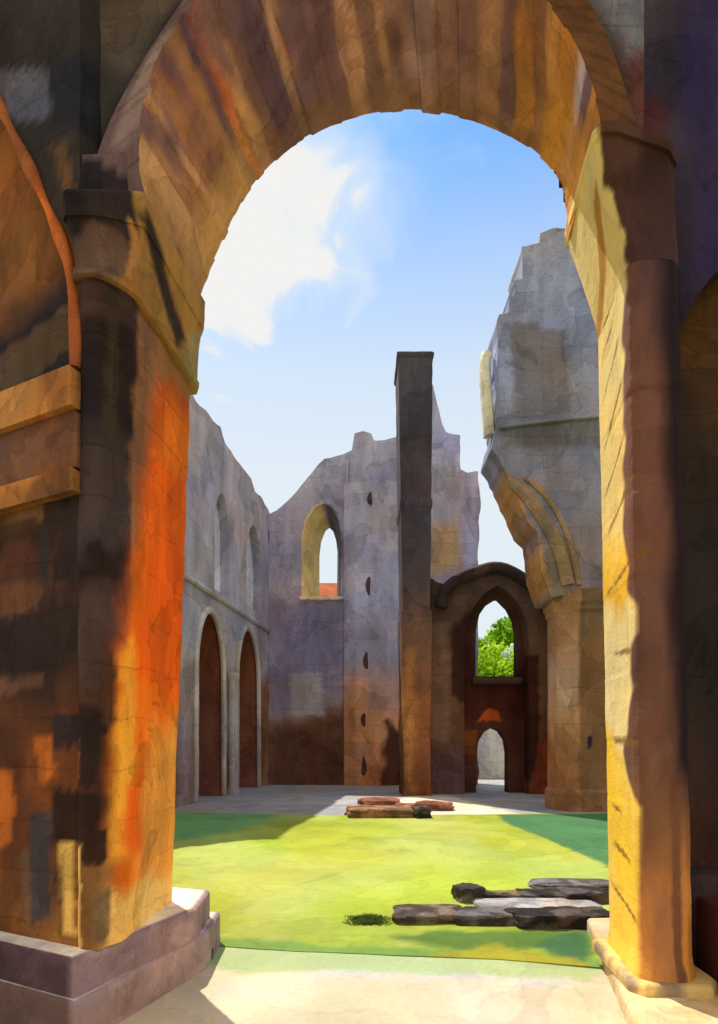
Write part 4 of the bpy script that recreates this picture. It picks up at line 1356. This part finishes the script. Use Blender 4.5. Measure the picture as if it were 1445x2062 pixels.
RED = (K(176, 112, 84, .8), K(142, 88, 66, .7))
DRK = (K(116, 104, 98, .6), K(70, 60, 58, .45))
GRY = (K(150, 142, 140, .6), K(110, 104, 104, .5))
PAL = (K(214, 210, 206, .6), K(180, 174, 172, .55))
FG = 'fallen stones at the far edge of the lawn'
stone(768, 1648, 142, 20, .8, .04, (K(178, 128, 92, .85), K(136, 98, 70, .7)), 201, 'long brown block lying lowest in the far stone heap', blocky=.9, group=FG)
stone(846, 1649, 36, 22, .5, .3, DRK, 202, 'small near black stone at the right end of the long brown block', group=FG)
stone(764, 1624, 80, 13, .9, .1, RED, 203, 'flat reddish stone lying behind the long brown block', blocky=.5, group=FG)
stone(816, 1629, 44, 9, .5, -.2, RED, 204, 'smallest reddish stone in the middle of the far heap', blocky=.4, group=FG)
stone(876, 1633, 76, 16, .8, -.1, RED, 205, 'rounded reddish stone at the right of the far heap', blocky=.5, group=FG)
NG = 'slabs of the fallen wall on the near lawn'
stone(945, 1820, 54, 32, .24, .25, (K(128, 116, 108, .75), K(84, 74, 70, .6)), 211, 'upright dark stone standing at the left end of the near slabs', blocky=1.3, group=NG)
stone(1008, 1818, 90, 16, .24, .05, (K(150, 130, 100, .6), K(80, 66, 56, .45)), 212, 'brown low stone just right of the upright dark one', blocky=.9, group=NG)
stone(1096, 1818, 96, 17, .3, -.05, DRK, 213, 'dark slab in the middle of the back row of near slabs', blocky=1.0, group=NG)
stone(1186, 1822, 96, 24, .34, .06, DRK, 214, 'bulky dark slab beside the yellow pier, back row', blocky=.8, group=NG)
stone(1090, 1842, 250, 13, .42, -.03, PAL, 215, 'long pale flat slab between the two dark rows', blocky=1.2, group=NG)
stone(868, 1862, 150, 22, .36, .05, (K(150, 134, 122, .62), K(104, 90, 80, .5)), 216, 'grey brown slab at the left end of the front row', blocky=1.0, group=NG)
stone(990, 1866, 146, 25, .3, -.03, (K(140, 130, 130, .58), K(92, 80, 80, .48)), 217, 'grey slab in the middle of the front row', blocky=1.1, group=NG)
stone(1110, 1872, 150, 30, .3, .05, DRK, 218, 'dark slab at the right of the front row near the sill', blocky=1.0, group=NG)
stone(1160, 1794, 160, 12, .36, 0, GRY, 219, 'thin grey slab lying farthest back beside the yellow pier', blocky=1.1, group=NG)
stone(1208, 1868, 60, 26, .3, .12, (K(110, 96, 86, .5), K(70, 60, 56, .4)), 220, 'short grey brown stone touching the foot of the yellow pier', blocky=.8, group=NG)
# scree on the path beside the plinth
c = at(415, 1935, F * EYE / (1930 - HY))
V, Fs, C = boulder(c[0], c[1], 0, .05, .06, .05, .3, (K(96, 92, 104, .6), K(70, 66, 80, .5)), 230, .4)
tag(mk('fallen_stone', V, Fs, C, M_RUB), 'small blue grey stone on the path at the corner of the stepped plinth', 'stone')


def tuft(px, py, wpx, hpx, n, label):
    Y = F * EYE / (py - HY)
    c = at(px, py, Y)
    w, h = wpx / F * Y, hpx / F * Y
    V, Fs, C = [], [], []
    rnd = random.Random(px)
    for k in range(n):
        x = c[0] + (rnd.random() + rnd.random() - 1) * w / 2
        y = c[1] + rnd.uniform(-.12, .12)
        a = rnd.uniform(0, 6.28)
        ln = h * rnd.uniform(.5, 1.1) * (1 - .6 * abs(x - c[0]) / (w / 2))
        wd = .006
        lx, ly = rnd.uniform(-.06, .06), rnd.uniform(-.05, .05)
        b = len(V)
        dx, dy = math.cos(a) * wd, math.sin(a) * wd
        V += [(x - dx, y - dy, 0), (x + dx, y + dy, 0), (x + dx * .7 + lx * .4, y + dy * .7 + ly * .4, ln * .6), (x - dx * .7 + lx * .4, y - dy * .7 + ly * .4, ln * .6), (x + lx, y + ly, ln)]
        Fs += [[b, b + 1, b + 2, b + 3], [b + 3, b + 2, b + 4]]
        col = K(84, 140, 70, .55) if rnd.random() < .6 else K(140, 150, 70, .55)
        C += [col] * 5
    return tag(mk('grass_tuft', V, Fs, C, M_LEAF), label, 'grass tuft')


tuft(742, 1858, 100, 14, 1100, 'low green tuft of grass at the left end of the near slabs')

# ================================================================== beyond the ruins
def tree(name, X, Y, h, rad, label, c1, c2, seed, blossom=False):
    rnd = random.Random(seed)
    t = thing(name, (X, Y, 0), label, 'tree', 'trees beyond the ruins')
    R = []
    for k in range(14):
        z = h * .55 * k / 13
        r = (.035 * h) * (1 - .75 * k / 13) * (1.5 if k == 0 else 1)
        a = np.linspace(0, 2 * math.pi, 10, endpoint=False)
        R.append(np.stack([X + .12 * math.sin(k * .6) + r * np.cos(a), Y + r * np.sin(a), np.full(10, z)], 1))
    loft('trunk', R, lambda s, t_, P: np.broadcast_to(K(92, 70, 52, .6), (len(P), 3)), M_RUB, t, bump=.03)
    lb = []
    Vb, Fb = [], []
    for k in range(7):
        z0 = h * rnd.uniform(.25, .5)
        a = k * 2.4 + rnd.random()
        e = np.array([X + math.cos(a) * rad * .7, Y + math.sin(a) * rad * .7, z0 + h * rnd.uniform(.15, .3)])
        s0 = np.array([X, Y, z0])
        for j in range(6):
            f0, f1 = j / 6, (j + 1) / 6
            b = len(Vb)
            for f, in ((f0,), (f1,)):
                p = s0 + (e - s0) * f
                r = .014 * h * (1 - .8 * f)
                for q in range(5):
                    aa = q * 2 * math.pi / 5
                    Vb.append(p + np.array([r * math.cos(aa) * .7, r * math.sin(aa) * .7, r * math.sin(aa + 1)]))
            for q in range(5):
                Fb.append([b + q, b + (q + 1) % 5, b + 5 + (q + 1) % 5, b + 5 + q])
    mk('limb', Vb, Fb, K(92, 70, 52, .6), M_RUB, t)
    V, Fs, C = [], [], []
    lobes = [(rnd.uniform(-1, 1) * rad * .6, rnd.uniform(-1, 1) * rad * .6, h * rnd.uniform(.3, .84), rad * rnd.uniform(.4, .62)) for _ in range(16)] + [(0, 0, h * .82, rad * .5)]
    for lx, ly, lz, lr in lobes:
        tone = rnd.random()
        for _ in range(330):
            d = np.array([rnd.gauss(0, 1), rnd.gauss(0, 1), rnd.gauss(0, 1)])
            d /= np.linalg.norm(d)
            p = np.array([X + lx, Y + ly, lz]) + d * lr * rnd.uniform(.6, 1.05) * np.array([1, 1, .8])
            if p[2] > h:
                continue
            a = np.array([rnd.gauss(0, 1), rnd.gauss(0, 1), rnd.gauss(0, 1)])
            a /= np.linalg.norm(a)
            b_ = np.cross(d, a)
            b_ /= max(np.linalg.norm(b_), 1e-6)
            sz = h * rnd.uniform(.014, .026)
            i = len(V)
            V += [p - a * sz, p + b_ * sz * .6, p + a * sz, p - b_ * sz * .6]
            Fs.append([i, i + 1, i + 2, i + 3])
            m = min(1, max(0, tone * .7 + rnd.random() * .4))
            C += [c1 * m + c2 * (1 - m)] * 4
    mk('crown', V, Fs, C, M_LEAF, t)
    if blossom:
        V, Fs, C = [], [], []
        for _ in range(60):
            cx, cz = rnd.choice(((X - .2, 6.9), (X + .35, 7.1), (X + 1.0, 7.4)))
            p = np.array([cx + rnd.gauss(0, .12), Y - rad - .1 + rnd.uniform(-.2, .2), cz + rnd.gauss(0, .18)])
            a = np.array([rnd.gauss(0, 1), rnd.gauss(0, .4), rnd.gauss(0, 1)]) * .09
            b_ = np.array([-a[2], .03, a[0]])
            i = len(V)
            V += [p - a, p + b_, p + a, p - b_]
            Fs.append([i, i + 1, i + 2, i + 3])
            C += [K(245, 245, 235, .9)] * 4
        mk('blossom', V, Fs, C, M_LEAF, t)


G1, G2 = K(176, 210, 40, 1.1), K(110, 166, 30, .95)
tree('broadleaf_tree', at(1035, 0, 44)[0] + .6, 44, 12.2, 3.2, 'tallest light green tree seen at the right of the porch window', G1, G2, 5)
tree('broadleaf_tree', at(945, 0, 46)[0], 46, 10.4, 2.8, 'rounded green tree seen at the left of the porch window', G1, G2, 6)
tree('broadleaf_tree', at(1000, 0, 38)[0], 38, 8.4, 2.9, 'low bright green tree with white blossom in the middle of the porch window', K(190, 216, 50, 1.2), G2, 7, True)

hs = thing('red_roofed_house', (at(640, 0, 40)[0], 40, 0), 'house with an orange red roof seen through the pointed window', 'house')
hx0, hx1 = at(560, 0, 40)[0], at(720, 0, 40)[0]
hcol = stone_col([(0, K(214, 190, 160, .7)), (20, K(214, 190, 160, .7))], None, 1, 1)
PH = Plane((0, 40), (1, 0))
wins = [np.array([(x, z), (x + .9, z), (x + .9, z + 1.4), (x, z + 1.4)]) for x in np.linspace(hx0 + .7, hx1 - 1.7, 3) for z in (1.2, 4.2, 7.2)]
slab('wall', PH, [(hx0, 0), (hx1, 0), (hx1, 9.8), (hx0, 9.8)], wins, 5, .25, hcol, M_MID, hs, .01, seed=3)
for q in wins:
    slab('window', PH.shift(.15), q, [], .05, .2, stone_col([(0, K(70, 80, 96, .5)), (20, K(70, 80, 96, .5))], None, 1, 1), M_MID, hs, .0, nseg=1)
rf = np.array([(hx0 - .3, 39.6, 9.8), (hx1 + .3, 39.6, 9.8), (hx1 + .3, 42.5, 13.0), (hx0 - .3, 42.5, 13.0), (hx0 - .3, 45.4, 9.8), (hx1 + .3, 45.4, 9.8)])
mk('roof', rf, [[0, 1, 2, 3], [3, 2, 5, 4], [0, 3, 4], [1, 5, 2], [0, 4, 5, 1]], K(206, 120, 78, .8), M_MID, hs, smooth=False)

pw = slab('garden_wall', Plane((0, 27), (1, 0)), [(-2, 0), (14, 0), (14, 2.9), (-2, 2.9)], [], .4, .15, stone_col([(0, K(226, 222, 200, .95)), (1.3, K(214, 212, 204, .95)), (3, K(214, 212, 204, .95))], (K(236, 230, 200, .95), .6), 171, .8), M_MID, None, .02, seed=4)
tag(pw, 'pale low wall seen through the doorway under the pointed window', 'wall')
